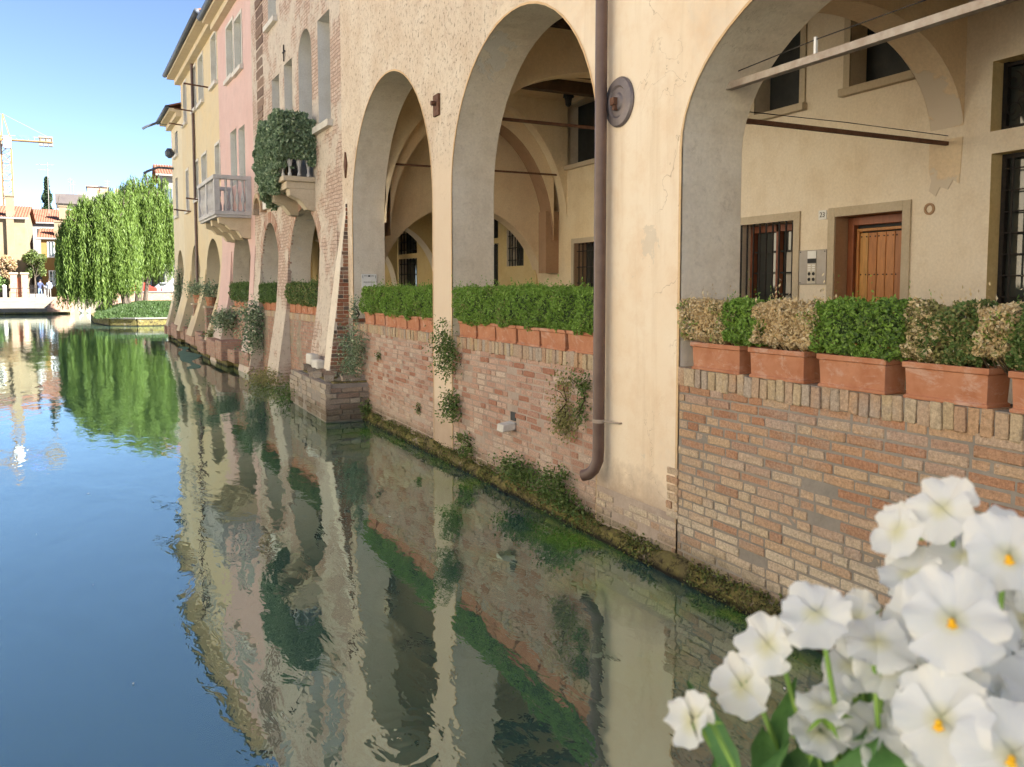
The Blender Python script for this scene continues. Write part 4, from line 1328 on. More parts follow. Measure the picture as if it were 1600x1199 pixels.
# C: pink house
c1 = arch(7.55, 10.35, 0.4, 2.2, 3.83)
cw = [rect(8.25, 9.2, 8.0, 9.35), rect(9.45, 10.45, 8.05, 9.5), rect(8.15, 9.0, 5.02, 6.45), rect(9.3, 10.25, 5.02, 6.55)]
HC, off = house("pink_house", "narrow pale pink plastered house with a stone balcony", 7.08, 12.0, 10.15, [c1] + cw, M['pink'], M['reveal'])
for i, o in enumerate(cw):
    bwin(HC, off, o['s0'], o['s1'], o['zb'], o['zt'], 0.14, M['white_pl'], M['shutter_grey'], M['white_stone'] if i < 2 else None, trim=M['white_stone'] if i < 2 else None)
def eave(Hh, off, s0, s1, z, out, gut=True, tile=True):
    m = MB(off)
    m.box(s0, s1, -0.02, out * 0.45, z - 0.30, z - 0.12).box(s0, s1, -0.02, out, z - 0.12, z)
    m.build("cornice", M['soffit'], Hh)
    MB(off).tube([(s0, out + 0.07, z + 0.02), (s1, out + 0.07, z + 0.02)], 0.085, 10).build("gutter", M['gutter'], Hh, smooth=True)
    if tile:
        m = MB(off)
        n = int((s1 - s0) / 0.22)
        for i in range(n):
            a = s0 + (s1 - s0) * i / n
            b = s0 + (s1 - s0) * (i + 1) / n
            mm = (a + b) / 2
            for (p_, q_, zz0, zz1) in ((a, mm, 0, 0.08), (mm, b, 0.08, 0)):
                m.quad((p_, out + 0.05, z + 0.04 + zz0), (q_, out + 0.05, z + 0.04 + zz1), (q_, -4.2, z + 1.5 + zz1), (p_, -4.2, z + 1.5 + zz0))
                m.quad((p_, -8.6, z + 0.04 + zz0), (q_, -8.6, z + 0.04 + zz1), (q_, -4.2, z + 1.5 + zz1), (p_, -4.2, z + 1.5 + zz0))
        m.build("roof", M['roof'], Hh, fix=False)
eave(HC, off, 7.08, 12.0, 10.15, 0.42)
HCbal = thing("stone_balcony", "grey stone balustrade balcony on carved corbels hung on the pink house", "balcony", fB(7.45, 0, 4.0), RB)
m = MB(); m.box(0, 2.75, 0, 0.92, 0.0, 0.10).box(0.03, 2.72, 0.0, 0.88, -0.06, 0.0)
m.build("slab", M['balcony'], HCbal, bevel=0.01)
for s in (0.30, 1.37, 2.45):
    m = MB()
    prof = [(0, -0.06), (0.80, -0.06), (0.78, -0.20), (0.62, -0.24), (0.50, -0.36), (0.34, -0.38), (0.22, -0.55), (0, -0.58)]
    m.add([(s - .13, y, z) for y, z in prof] + [(s + .13, y, z) for y, z in prof], [tuple(range(8)), tuple(reversed(range(8, 16)))] + [(i, (i + 1) % 8, 8 + (i + 1) % 8, 8 + i) for i in range(8)])
    m.build("corbel", M['soffit'], HCbal)
m = MB(); m.box(-0.02, 2.77, 0.76, 0.94, 0.90, 1.0).box(-0.02, 0.14, 0, 0.76, 0.90, 1.0).box(2.61, 2.77, 0, 0.76, 0.90, 1.0)
m.build("handrail", M['balcony'], HCbal, bevel=0.01)
for (s, y) in ((0.06, 0.85), (2.69, 0.85), (1.37, 0.85), (0.06, 0.06), (2.69, 0.06)):
    MB().box(s - 0.07, s + 0.07, y - 0.07, y + 0.07, 0.10, 0.90).build("post", M['balcony'], HCbal, bevel=0.008)
BAL = [(0.035, 0), (0.035, 0.05), (0.02, 0.08), (0.028, 0.16), (0.055, 0.28), (0.05, 0.36), (0.022, 0.50), (0.018, 0.60), (0.032, 0.66), (0.032, 0.8)]
def balusters(parent, pts, k=1.0, z=0.10):
    me = None
    for (s, y) in pts:
        if me is None:
            o = MB().lathe([(r * k, h * k) for r, h in BAL], (0, 0, 0), 10).build("baluster", M['balcony'], parent, smooth=True)
            me = o.data
        else:
            o = bpy.data.objects.new("baluster", me); COL.objects.link(o); o.parent = parent
        o.location = (s, y, z)
balusters(HCbal, [(0.24 + i * 0.165, 0.85) for i in range(7)] + [(1.52 + i * 0.165, 0.85) for i in range(7)] + [(0.06, 0.2 + 0.14 * i) for i in range(4)] + [(2.69, 0.2 + 0.14 * i) for i in range(4)])

# D: yellow house and its paler continuation
d1 = arch(12.3, 15.3, 0.75, 2.2, 3.74); d2 = arch(16.55, 19.0, 0.75, 2.2, 3.72)
dw = [rect(12.2, 13.15, 8.45, 9.9), rect(14.85, 15.85, 8.4, 9.9), rect(16.5, 17.3, 8.45, 9.9), rect(19.0, 19.75, 8.4, 9.9),
      rect(12.0, 12.8, 5.55, 6.55), rect(14.6, 15.6, 5.2, 6.6), rect(16.45, 17.2, 5.3, 6.6), rect(19.0, 19.6, 5.1, 6.6)]
HD, off = house("yellow_house", "ochre yellow house with closed grey shutters and wide eaves past the pink one", 12.0, 20.6, 10.35, [d1, d2] + dw, M['yellow'], M['lemon'])
for i, o in enumerate(dw):
    bwin(HD, off, o['s0'], o['s1'], o['zb'], o['zt'], 0.12, M['white_pl'], M['shutter_grey'] if i in (0, 1, 4, 5, 6) else M['shutter_blue'], M['white_stone'], trim=M['white_stone'])
eave(HD, off, 12.0, 20.6, 10.35, 0.50)
for s, z, L in ((13.5, 8.5, 0.8), (16.8, 8.35, 0.7), (19.4, 8.3, 0.6), (15.2, 5.1, 0.6), (18.6, 5.0, 0.6)):
    MB(off).tube([(s, 0.0, z), (s, L, z + 0.05)], 0.025, 6).build("shutter_stay", M['rust'], HD)
MB(off).tube([(17.0, 0.06, 10.3), (17.0, 0.06, 1.2)], 0.05, 8).build("downpipe", M['pipe'], HD)
MB(off).box(13.0, 13.6, -2.6, -2.0, 11.0, 12.3).build("chimney", M['brick_pink'], HD)
MB(off).lathe([(0.02, 0), (0.28, 0.06), (0.34, 0.14), (0.0, 0.05)], (14.6, 0.1, 10.75), 14, 'y').build("satellite_dish", M['white_paint'], HD)
e1 = arch(20.95, 23.3, 0.75, 2.2, 3.7)
ew = [rect(21.9, 22.75, 7.6, 8.55), rect(22.3, 23.0, 5.15, 6.7)]
HE, off = house("pale_yellow_house", "last pale yellow house of the row with lower eave and dark shutters", 20.6, 24.0, 9.15, [e1] + ew, M['lemon'], M['lemon'])
for i, o in enumerate(ew):
    bwin(HE, off, o['s0'], o['s1'], o['zb'], o['zt'], 0.08, M['white_pl'], M['shutter_blue'], M['white_stone'])
eave(HE, off, 20.55, 24.1, 9.15, 0.45)
MB(off).box(23.7, 23.99, -8.5, -0.6, FLB, 9.15).build("end_wall", M['lemon'], HE)
for z in (8.95, 7.1):
    MB(off).tube([(23.5, 0.0, z + 0.1), (23.6, 0.6, z + 0.12), (23.7, 1.0, z - 0.05), (23.75, 1.15, z - 0.15)], 0.05, 6).build("iron_arm", M['gutter'], HE)
MB(off).lathe([(0.05, -0.2), (0.17, -0.1), (0.19, 0.05), (0.1, 0.2)], (23.0, 0.2, 7.75), 10).build("alarm_bell", M['gutter'], HE)

# arcade interior behind the brick, pink and yellow houses
AI = thing("arcade_back_wall", "ochre rear wall of the dark arcade with small barred windows seen through the arches", "wall", fB(-0.1), RB)
off = (-0.1, 0, 0)
io = [rect(0.4, 1.15, 2.6, 3.38), rect(1.55, 2.3, 1.2, 3.12), rect(1.55, 2.3, 3.24, 3.72), rect(4.2, 5.2, 0.8, 2.9), rect(6.3, 7.7, 1.2, 2.95), rect(6.3, 7.7, 3.08, 3.75), rect(9.2, 9.9, 1.0, 3.1),
      rect(11.5, 12.4, 0.8, 2.9), rect(14.0, 15.0, 1.5, 2.8), rect(17, 18, 0.8, 2.9)]
m = MB(off); wall(m, -0.1, 23.7, FLB, 4.15, -4.1, 0.3, io); m.build("wall", M['yellow_in'], AI)
for o in io:
    mm = MB(off); reveal(mm, o, -4.1, 0.25, True)
    w = mm.build("window", M['inner'], AI)
    MB(off).box(o['s0'], o['s1'], -4.4, -4.35, o['zb'], o['zt']).build("pane", M['pane'], w)
    for i in range(6):
        s = o['s0'] + (o['s1'] - o['s0']) * (i + .5) / 6
        MB(off).tube([(s, -4.14, o['zb']), (s, -4.14, o['zt'])], 0.013, 5).build("bar", M['iron'], w)
    nz = 6 if o['zt'] - o['zb'] > 1 else 3
    for j in range(nz):
        z = o['zb'] + (o['zt'] - o['zb']) * (j + .5) / nz
        MB(off).tube([(o['s0'], -4.14, z), (o['s1'], -4.14, z)], 0.011, 5).build("bar", M['iron'], w)
for s in (3.95, 7.0, 11.2, 15.8, 19.8):
    cross_arch(s - off[0], s + 0.4 - off[0], -0.6, -4.1, 2.0, 3.7, 4.15, M['yellow_in'], M['inner'], AI, hw=1.45)
for i in range(16):
    MB(off).box(0.3 + i * 0.5, 0.42 + i * 0.5, -4.1, -0.62, 4.0, 4.148).build("ceiling_beam", M['beam'], AI)

# infill brick parapets and planters below the arches of the row
PLM = M['plinth']
for (s0, s1, zt_, lb) in ((1.05, 3.52, 1.60, "plum brick parapet under the wide arch of the brick house"), (4.48, 6.35, 1.60, "narrow brick parapet under the small arch of the brick house"),
                      (7.6, 10.3, 1.60, "brick parapet under the pink house arch")):
    P = thing("parapet_wall", lb, "wall", fB(s0), RB)
    MB((s0, 0, 0)).box(s0, s1, -0.45, 0.03, -0.5, zt_ - 0.14).build("brickwork", PLM, P)
    s = s0 + 0.01
    while s < s1 - 0.1:
        o = bpy.data.objects.new("cap_brick", rq.choice(CB)[0]); COL.objects.link(o); o.parent = P
        o.scale = (2.6, 1, 1); o.location = (s - s0 + 0.085, 0.045, zt_ - 0.07)
        s += 0.18
    MB((s0, 0, 0)).box(s0, s1, -0.45, 0.03, zt_ - 0.14, zt_ - 0.004).build("cap_bed", M['mortar'], P)
def prow(s0, n, pitch, z, where, first=[0]):
    w = ["nearest", "second", "third", "fourth", "farthest"]
    for i in range(n):
        o = copy_thing(p0, fB(s0 + pitch * i, 0.02, z), RB, "small reddish planter on the parapet of " + where + ", " + (w[i] if i < n - 1 else "farthest") + " of its row")
        o.scale = (pitch / 0.522, 1.0, 1.25)
prow(1.33, 5, 0.49, 1.602, "the wide brick house arch")
prow(4.72, 4, 0.46, 1.602, "the small brick house arch")
prow(7.90, 5, 0.50, 1.602, "the pink house arch")
make_hedge("boxwood_hedge", "dull olive clipped hedge in the wide arch of the brick house", 1.08, 3.45, -0.30, 0.12, 1.80, 2.22, [('boxwood_dark', 0.8, "leaves", None), ('olive_leaf', 0.35, "mixed_leaves", None)], 9000, 0.04, frame=fB, rz=RB)
make_hedge("boxwood_hedge", "dark green hedge in the small arch of the brick house", 4.52, 6.30, -0.30, 0.12, 1.80, 2.22, [('boxwood_dark', 1.0, "leaves", None)], 7000, 0.04, frame=fB, rz=RB)
make_hedge("boxwood_hedge", "dark hedge with a yellowed patch in the pink house arch", 7.65, 10.2, -0.30, 0.12, 1.80, 2.25, [('boxwood_dark', 0.9, "leaves", None), ('dry_leaf', 0.3, "dry_leaves", lambda x: 0.25 - abs(x[0] + 0.1) * 4)], 8000, 0.045, frame=fB, rz=RB)

# battered piers: each leans out towards the water
def scarp(parent, s0, s1, ztop, out, mat, zb=-0.3, ow=None, name="buttress", n=5, off=0):
    m = MB()
    prev = None
    for i in range(n + 1):
        f = i / n
        z = ztop + (zb - ztop) * f
        o = 0.012 + out * f ** 1.6 + (0.012 * math.sin(i * 2.3))
        w = 0.10 * f
        r = [(s0 - off - w, -0.02, z), (s1 - off + w * 0.5, -0.02, z), (s1 - off + w * 0.5, o, z), (s0 - off - w, o, z)]
        if prev: m.hexa(r, prev)
        prev = r
    return m.build(name, mat, parent)
scarp(HB, 3.55, 4.46, 3.0, 0.42, M['wallB'], off=-0.43)
scarp(HB, 6.37, 7.05, 3.0, 0.45, M['wallB'], off=-0.43)
scarp(HC, 7.09, 7.58, 3.2, 0.45, M['pink'], off=7.08)
scarp(HC, 10.4, 11.95, 3.2, 0.6, M['pink'], off=7.08)
scarp(HD, 12.02, 12.35, 2.8, 0.55, M['yellow'], zb=0.5, off=12)
scarp(HD, 15.3, 16.5, 2.8, 0.55, M['yellow'], zb=0.5, off=12)
scarp(HD, 19.05, 20.6, 2.8, 0.5, M['yellow'], zb=0.5, off=12)
scarp(HE, 20.62, 20.95, 2.8, 0.5, M['lemon'], zb=0.5, off=20.6)
scarp(HE, 23.3, 23.98, 2.8, 0.45, M['lemon'], zb=0.5, off=20.6)
# big corner buttress with exposed red brick on the face towards the camera
CBT = thing("corner_buttress", "leaning brick and plaster buttress on a stone footing between the ochre and brick houses", "buttress", fB(-0.75), RB)
m = MB()
zs = [3.9, 3.2, 2.6, 2.0, 1.4, 0.62]
os_ = [0.003, 0.09, 0.16, 0.22, 0.30, 0.40]
wa_ = lambda z: min(0.36, 0.06 + (3.9 - z) * 0.16)
for (za, oa), (zc_, oc) in zip(zip(zs, os_), list(zip(zs, os_))[1:]):
    m.hexa([(0.0, -0.03, zc_), (wa_(zc_), -0.03, zc_), (wa_(zc_), oc, zc_), (0.0, oc, zc_)], [(0.0, -0.03, za), (wa_(za), -0.03, za), (wa_(za), oa, za), (0.0, oa, za)])
m.build("plaster_face", M['reveal'], CBT)
MB().box(0.40, 0.78, 0.34, 0.50, 0.70, 0.86).box(0.80, 1.15, 0.34, 0.50, 0.74, 0.94).build("white_stone_block", M['white_stone'], CBT, bevel=0.03)
# bricks on the near face
FB = bpy.data.objects.new("brick_face", None); 
near = MB()
near.add([(0, 0, 0)], [])
def near_bricks(parent, yoff, xa_fn, z0, z1, lim, seed, vl, vs_, course=0.068, name="brick"):
    """bricks on a face turned to the camera: parent's local x = out, laid from the wall outwards"""
    rs = random.Random(seed)
    z = z0; row = 0; cnt = 0
    while z < z1:
        xa, xb = xa_fn(z)
        x = xa - (0.12 if row % 2 else 0.0)
        while x < xb - 0.03:
            lg = rs.random() < 0.7
            w = (0.24 if lg else 0.115)
            a, b = max(x, xa), min(x + w, xb)
            if b - a > 0.04:
                lg2 = (b - a) > 0.16
                o = bpy.data.objects.new(name, rs.choice(vl if lg2 else vs_)[0])
                COL.objects.link(o); o.parent = parent
                # parent frame: x along wall, y out; the face looks towards -x
                o.location = (yoff + rs.uniform(-0.006, 0.004), (a + b) / 2, z + course / 2)
                o.rotation_euler = (0, 0, R(90))
                o.scale = ((b - a) / (0.245 if lg2 else 0.118), 1, 1.02)
                cnt += 1
            x += w + 0.01
        z += course; row += 1
    return cnt
import bisect
def outw(z):
    for (za, oa), (zc_, oc) in zip(zip(zs, os_), list(zip(zs, os_))[1:]):
        if zc_ <= z <= za:
            return oa + (oc - oa) * (za - z) / (za - zc_)
    return os_[-1]
bpy.data.objects.remove(FB)
scarp(HB, -0.1, 0.98, 3.3, 0.42, M['wallB'], off=-0.43)
RBR = brick_mat("red_brick", [(0.40, 0.16, 0.09), (0.44, 0.22, 0.13), (0.34, 0.13, 0.08), (0.46, 0.28, 0.19), (0.16, 0.12, 0.10)], worn=0.35)
RL = brick_variants("redlong", 0.245, 0.058, RBR, 6)
RS = brick_variants("redshort", 0.118, 0.058, RBR, 5)
near_bricks(CBT, -0.012, lambda z: (0.0, max(0.06, outw(z) - 0.01)), 0.66, 3.55, 200, 11, RL, RS)
# brick skin on the pier return between reveal and buttress
RT = thing("pier_return", "bare brick patch at the foot of the third arch jamb behind the bushy plant", "wall", (0.0, 13.90, 0), R(180))
MB().box(-0.56, 0.02, -0.3, -0.004, 0.5, 1.62).build("mortar", M['mortar'], RT)
lay_bricks(RT, lambda x, o, z: Vector((-x, 13.9, z)), RL, RS, -0.56, 0.02, 0.6, 1.60, 0.006, course=0.068, limit=120, seed=13)
# footing platform
PF = thing("stone_footing", "stepped block of weathered flat stones standing in the water at the foot of the buttress", "footing", (0, 13.05, 0), R(180))
SL = brick_variants("slab", 0.34, 0.075, M['stone_brick'], 8, 0.08, 0.008)
SS = brick_variants("slabs", 0.17, 0.075, M['stone_brick'], 6, 0.08, 0.008)
MB().box(-0.15, 0.70, -2.6, -0.03, -0.4, 0.60).build("core", M['mortar'], PF)
for i in range(34):
    x, y, zz = rq.uniform(-0.08, 0.58), rq.uniform(-2.4, -0.10), 0.60 + rq.uniform(0, 0.05)
    o = bpy.data.objects.new("stone", rq.choice(SS)[0]); COL.objects.link(o); o.parent = PF
    o.location = (x, y, zz); o.rotation_euler = (rq.uniform(-.12, .12) - R(90) * (rq.random() < .5), rq.uniform(-.1, .1), rq.uniform(-.5, .5)); o.scale = (rq.uniform(.7, 1.3), rq.uniform(.8, 1.4), rq.uniform(.7, 1.4))
MB().box(-0.10, 0.55, -2.45, -0.12, 0.56, 0.625).build("top_bed", M['mossy'], PF, bevel=0.02)
lay_bricks(PF, lambda x, o, z: Vector((-x, 13.05, z)), SL, SS, -0.14, 0.70, 0.02, 0.60, 0.0, course=0.088, wl=0.34, ws=0.17, gap=0.012, limit=80, seed=21)
for i in range(7):
    z = 0.02 + i * 0.085
    y = 0.0
    while y < 2.5:
        o = bpy.data.objects.new("stone", rq.choice(SL)[0]); COL.objects.link(o); o.parent = PF
        o.location = (0.705 + rq.uniform(-0.01, 0.02), -0.17 - y, z + 0.04); o.rotation_euler = (0, 0, R(-90))
        y += 0.35

# low plinth with undercut along the yellow houses, with pedestals and pots
PT = thing("water_plinth", "low crumbling brick plinth standing in the water below the yellow houses", "footing", fB(6.4), RB)
rr = random.Random(9)
s = 6.4
while s < 23.9:
    L = rr.uniform(0.9, 1.6)
    e = min(s + L, 24.0)
    w = 0.38 + rr.uniform(-0.08, 0.15) + (0.25 if 8 < s < 13 else 0)
    h = rr.uniform(0.50, 0.72) if s > 8 else 0.5
    MB((6.4, 0, 0)).box(s, e - 0.02, -0.1, w, 0.16, h).build("block", PLM, PT, bevel=0.03)
    MB((6.4, 0, 0)).box(s, e, -0.1, w - 0.16, -0.5, 0.17).build("dark_base", M['mossy'], PT)
    s = e
ped = [(16.2, 0.16, 1.55, "pot plant on a slim brick pedestal before the second yellow arch"), (13.1, 0.2, 1.5, "pot plant on a thick brick pedestal before the first yellow arch")]
for s, o_, h, lb in ped:
    P = thing("brick_pedestal", "slim reddish brick pedestal carrying a pot plant, " + ("farther" if s > 15 else "nearer") + " of the two", "pedestal", fB(s, o_, 0.55), RB)
    MB().box(-0.2, 0.2, -0.18, 0.18, 0.0, h - 0.55).build("shaft", PLM, P)
    MB().box(-0.24, 0.24, -0.22, 0.22, h - 0.55, h - 0.48).build("cap", M['trim'], P)
    Q = thing("potted_plant", lb, "plant", fB(s, o_, h + 0.07), RB)
    MB().lathe([(0.12, 0), (0.17, 0.26), (0.18, 0.28), (0.15, 0.28)], (0, 0, 0), 12).build("pot", M['terracotta'], Q)
    p = rng.normal(size=(700, 3)) * np.array([0.19, 0.19, 0.15]) + np.array([0, 0, 0.48])
    v, q = leaves(p, 0.08, 2.2)
    np_obj("leaves", v, q, M['ivy'], Q)
AG = thing("tall_potted_plant", "tall spiky plant climbing in the last arch of the row", "plant", fB(21.6, 0.12, 0.7), RB)
m = MB()
for i in range(26):
    a, z = rng.uniform(0, 6.28), rng.uniform(0.5, 1.9)
    L = rng.uniform(0.4, 0.8)
    x, y = math.cos(a) * L, math.sin(a) * L * 0.5
    m.add([(0.03, 0, z), (-0.03, 0, z), (x * .6, y * .6 + .02, z + L * .6), (x * .6 + .04, y * .6, z + L * .6), (x, y, z + L * 0.55)], [(0, 1, 2, 3), (3, 2, 4)])
m.build("fronds", M['ivy'], AG)
MB().tube([(0, 0, 0), (0.02, 0, 1.0), (-0.02, 0, 2.0)], 0.04, 6).build("stem", M['bark'], AG)
v, q = leaves(rng.normal(size=(900, 3)) * np.array([0.14, 0.12, 0.45]) + np.array([0, 0, 1.2]), 0.09, 2.2)
np_obj("leaves", v, q, M['ivy'], AG)

# ------------------------------------------------------------------ ivy balcony on the brick house
IB = thing("stone_balcony", "small stone balcony with vase balusters, smothered in hanging ivy", "balcony", fB(1.35, 0, 4.18), RB)
MB().box(0, 1.75, 0, 0.62, 0.0, 0.10).box(0.05, 1.70, 0, 0.55, -0.14, 0.0).build("slab", M['trim'], IB, bevel=0.015)
for s in (0.18, 1.5):
    prof = [(0, -0.14), (0.50, -0.14), (0.48, -0.26), (0.30, -0.34), (0.15, -0.52), (0, -0.55)]
    MB().add([(s - .14, y, z) for y, z in prof] + [(s + .14, y, z) for y, z in prof], [tuple(range(6)), tuple(reversed(range(6, 12)))] + [(i, (i + 1) % 6, 6 + (i + 1) % 6, 6 + i) for i in range(6)]).build("corbel", M['trim'], IB)
MB().box(-0.02, 1.77, 0.48, 0.64, 0.90, 1.0).box(-0.02, 0.12, 0, 0.48, 0.90, 1.0).box(1.63, 1.77, 0, 0.48, 0.90, 1.0).build("handrail", M['balcony'], IB, bevel=0.01)
balusters(IB, [(0.06, 0.12), (0.06, 0.30), (0.06, 0.48)] + [(0.25 + 0.2 * i, 0.56) for i in range(7)])
IV = thing("hanging_ivy", "dense ivy curtain spilling over the small balcony of the brick house", "ivy", fB(1.35, 0, 4.18), RB)
n = 26000
s = rng.uniform(-0.02, 3.3, n)
top = 1.28 + 0.10 * np.sin(s * 5) - np.maximum(0, s - 1.9) ** 2 * 0.35
bot = np.where(s < 0.30, 0.25, -0.05 + 0.15 * np.sin(s * 7)) - np.clip((s - 1.2), 0, 1.2) * 0.08
z = bot + (top - bot) * rng.uniform(0, 1, n)
bulge = 0.07 * np.sin(np.clip((z - bot) / (top - bot), 0, 1) * math.pi)
yy = 0.70 + bulge - np.clip(s - 1.8, 0, 1.4) * 0.40 + np.array([0.10 * mnoise.noise((a * 6, b * 6, 1)) for a, b in zip(s, z)]) - rng.exponential(0.05, n)
v1, q1 = leaves(np.stack([s, yy, z], 1), 0.07, 1.4, up=(0, 0.2, -0.5))
n2 = 5000
ys = rng.uniform(0.0, 0.74, n2)
zz = rng.uniform(0.42, 1.30, n2) - 0.12 * (ys < .15)
v2, q2 = leaves(np.stack([-0.03 + rng.normal(0, .05, n2), ys, zz], 1), 0.06, 1.5, up=(0, 0.2, -0.5))
np_obj("leaves", np.vstack([v1, v2]), np.vstack([q1, q2 + len(v1)]), M['ivy'], IV)
MB().box(0.3, 2.3, 0.38, 0.5, 0.15, 1.1).build("stems", M['twig'], IV)

# ------------------------------------------------------------------ plants rooted in the walls
def wall_plant(label, s, z0, z1, w, out, n, mat, frame=fA, rz=RA, size=0.035, droop=0.0, name="wall_plant", cat="plant", sz=None):
    P = thing(name, label, cat, frame(s, 0.0, z0), rz)
    k = 6
    allv, allq, nv = [], [], 0
    rs = np.random.default_rng(int(s * 100) + n)
    m = MB()
    for i in range(k + 3):
        cx = rs.normal(0, w * 0.25); cz = rs.uniform(0.1, 0.95) * (z1 - z0)
        m.tube([(0.0, 0.0, (z1 - z0) * 0.5), (cx * .6, out * .6, cz * .8 + .1 * (z1 - z0)), (cx * 1.2, out, cz)], [0.006, 0.004, 0.002], 4)
        cnt = n // (k + 3)
        p = rs.normal(size=(cnt, 3)) * np.array([w * 0.20, out * 0.32, (z1 - z0) * 0.13]) + np.array([cx, out * 0.55, cz])
        p[:, 1] = np.abs(p[:, 1])
        v, q = leaves(p, size, 2.0, up=(0, 0.5, -droop))
        allv.append(v); allq.append(q + nv); nv += len(v)
    m.build("stems", M['twig'], P)
    np_obj("leaves", np.vstack(allv), np.vstack(allq), M[mat], P)
    return P
wall_plant("dark bushy plant growing on the stone footing beside the buttress", 13.25, 0.70, 1.60, 0.55, 0.34, 2000, 'ivy', size=0.04)
wall_plant("small sprig high on the pier beside the dark bushy plant", 13.55, 1.45, 1.95, 0.16, 0.15, 260, 'ivy', size=0.04)
wall_plant("feathery weed hanging on the grey pier between two parapets, upper one", 9.40, 1.05, 1.68, 0.42, 0.22, 1300, 'weed_leaf', size=0.035, droop=0.4)
wall_plant("lower weed tuft on the grey pier between two parapets", 9.28, 0.50, 0.92, 0.34, 0.18, 700, 'weed_leaf', size=0.035, droop=0.4)
wall_plant("small weed at the waterline below the grey pier", 8.85, 0.18, 0.42, 0.30, 0.16, 450, 'weed_leaf', size=0.035)
wall_plant("brownish creeping vine on the brick wall left of the downpipe", 6.62, 0.80, 1.36, 0.50, 0.10, 1000, 'olive_leaf', size=0.03, droop=0.5)
wall_plant("green strand hanging beside the downpipe on the brick wall", 6.30, 0.95, 1.36, 0.16, 0.10, 420, 'weed_leaf', size=0.03, droop=0.5)
wall_plant("low leafy clump growing from the ledge, left one under the spout", 7.45, 0.12, 0.42, 0.55, 0.22, 1300, 'weed_leaf', size=0.035)
wall_plant("low leafy clump growing from the ledge, right one under the downpipe", 6.65, 0.12, 0.46, 0.60, 0.22, 1400, 'weed_leaf', size=0.035)
wall_plant("tiny sprig in the joints of the third parapet", 12.4, 1.02, 1.2, 0.1, 0.06, 90, 'weed_leaf', size=0.03)
wall_plant("tiny sprig between bricks of the third parapet near the water", 10.6, 0.42, 0.56, 0.1, 0.06, 80, 'weed_leaf', size=0.03)
wall_plant("small green fringe on the corner of the stone footing", 13.0, 0.02, 0.30, 0.5, 0.15, 500, 'weed_leaf', size=0.04)
wall_plant("dark shrub at the foot of the pink house pier", 9.9, 0.65, 1.45, 0.9, 0.6, 1500, 'ivy', fB, RB, size=0.07)
wall_plant("dark creeper between the two arches of the brick house", 6.3, 0.45, 1.75, 0.5, 0.55, 1700, 'ivy', fB, RB, size=0.07)
wall_plant("tuft of weeds on the low plinth by the first yellow arch", 11.9, 0.55, 0.85, 0.6, 0.5, 500, 'weed_leaf', fB, RB, size=0.06)
wall_plant("small dark sprig on the plinth by the second yellow arch", 17.2, 0.6, 1.15, 0.35, 0.35, 400, 'ivy', fB, RB, size=0.07)
wall_plant("overgrown mossy fringe at the water below the brick house pier", 3.9, 0.0, 0.34, 1.4, 0.7, 1500, 'olive_leaf', fB, RB, size=0.05)
wall_plant("mossy fringe at the water below the corner buttress", 1.2, 0.0, 0.3, 1.2, 0.8, 900, 'weed_leaf', fB, RB, size=0.05)
# floating duckweed
wk = tag(MB().add([(fB(8.5 + 9.0 * (0.5 - 0.5 * math.cos(a)), 0.95 + 0.22 * math.sin(a) * (1 + 0.5 * math.sin(7 * a)) + 0.4 * math.cos(a) + 0.12 * math.sin(5 * a), 0.004)) for a in [i * math.pi / 14 for i in range(28)]],
      [tuple(range(28))]).build("floating_weed", simple("duckweed", (0.05, 0.13, 0.08), (0.08, 0.17, 0.10), 3, 0.6, 0.3), fix=False), kind="stuff")
# ------------------------------------------------------------------ far bank: terrain, island, houses
M['grass'] = simple("lawn", (0.035, 0.07, 0.015), (0.05, 0.09, 0.02), 3, 0.95, 0.5)
M['red_brick_far'] = brickwork("far_brick", (0.40, 0.32, 0.26), ((0.42, 0.24, 0.16), (0.50, 0.32, 0.22), (0.32, 0.2, 0.15)))
M['orange_paint'] = simple("crane_yellow", (0.25, 0.15, 0.06), (0.29, 0.18, 0.08), 1, 0.5, 0.05)
M['concrete'] = simple("concrete", (0.22, 0.205, 0.185), (0.26, 0.245, 0.225), 2, 0.9, 0.2)
M['dark_clad'] = simple("dark_cladding", (0.09, 0.075, 0.075), (0.13, 0.11, 0.10), 0.5, 0.7, 0.1)
steps = [(79.6, 0.45), (83.0, 0.62), (86.5, 0.80), (90.0, 1.0), (93.0, 1.22)]
m = MB()
for i, (y, z) in enumerate(steps):
    y1 = steps[i + 1][0] if i + 1 < len(steps) else 150
    m.box(-60, -7.6 if i < 4 else -6.5, y, y1 + 0.3, -1.0, z)
pz = tag(m.build("quay_pavement", M['stone_paving'], bevel=0.03), kind="structure")
tag(MB().box(-60, -6.5, 78.7, 79.65, -1.0, 0.16).build("quay_footing", M['mossy'], bevel=0.05), kind="structure")
RW = thing("brick_ramp", "sloping brick flank wall at the water end of the pale quay steps", "wall", (-7.6, 79.5, 0))
MB().add([(-0.6, 0, -0.5), (1.1, 0, -0.5), (1.1, 0, 0.35), (0.75, 0, 1.45), (0.2, 0, 1.45), (-0.6, 0, 0.55)] + [(-0.6, 12, -0.5), (1.1, 12, -0.5), (1.1, 12, 1.1), (0.75, 12, 1.5), (0.2, 12, 1.5), (-0.6, 12, 1.1)],
         [(5, 4, 3, 2, 1, 0), (6, 7, 8, 9, 10, 11)] + [(i, (i + 1) % 6, 6 + (i + 1) % 6, 6 + i) for i in range(6)]).build("brickwork", M['red_brick_far'], RW)
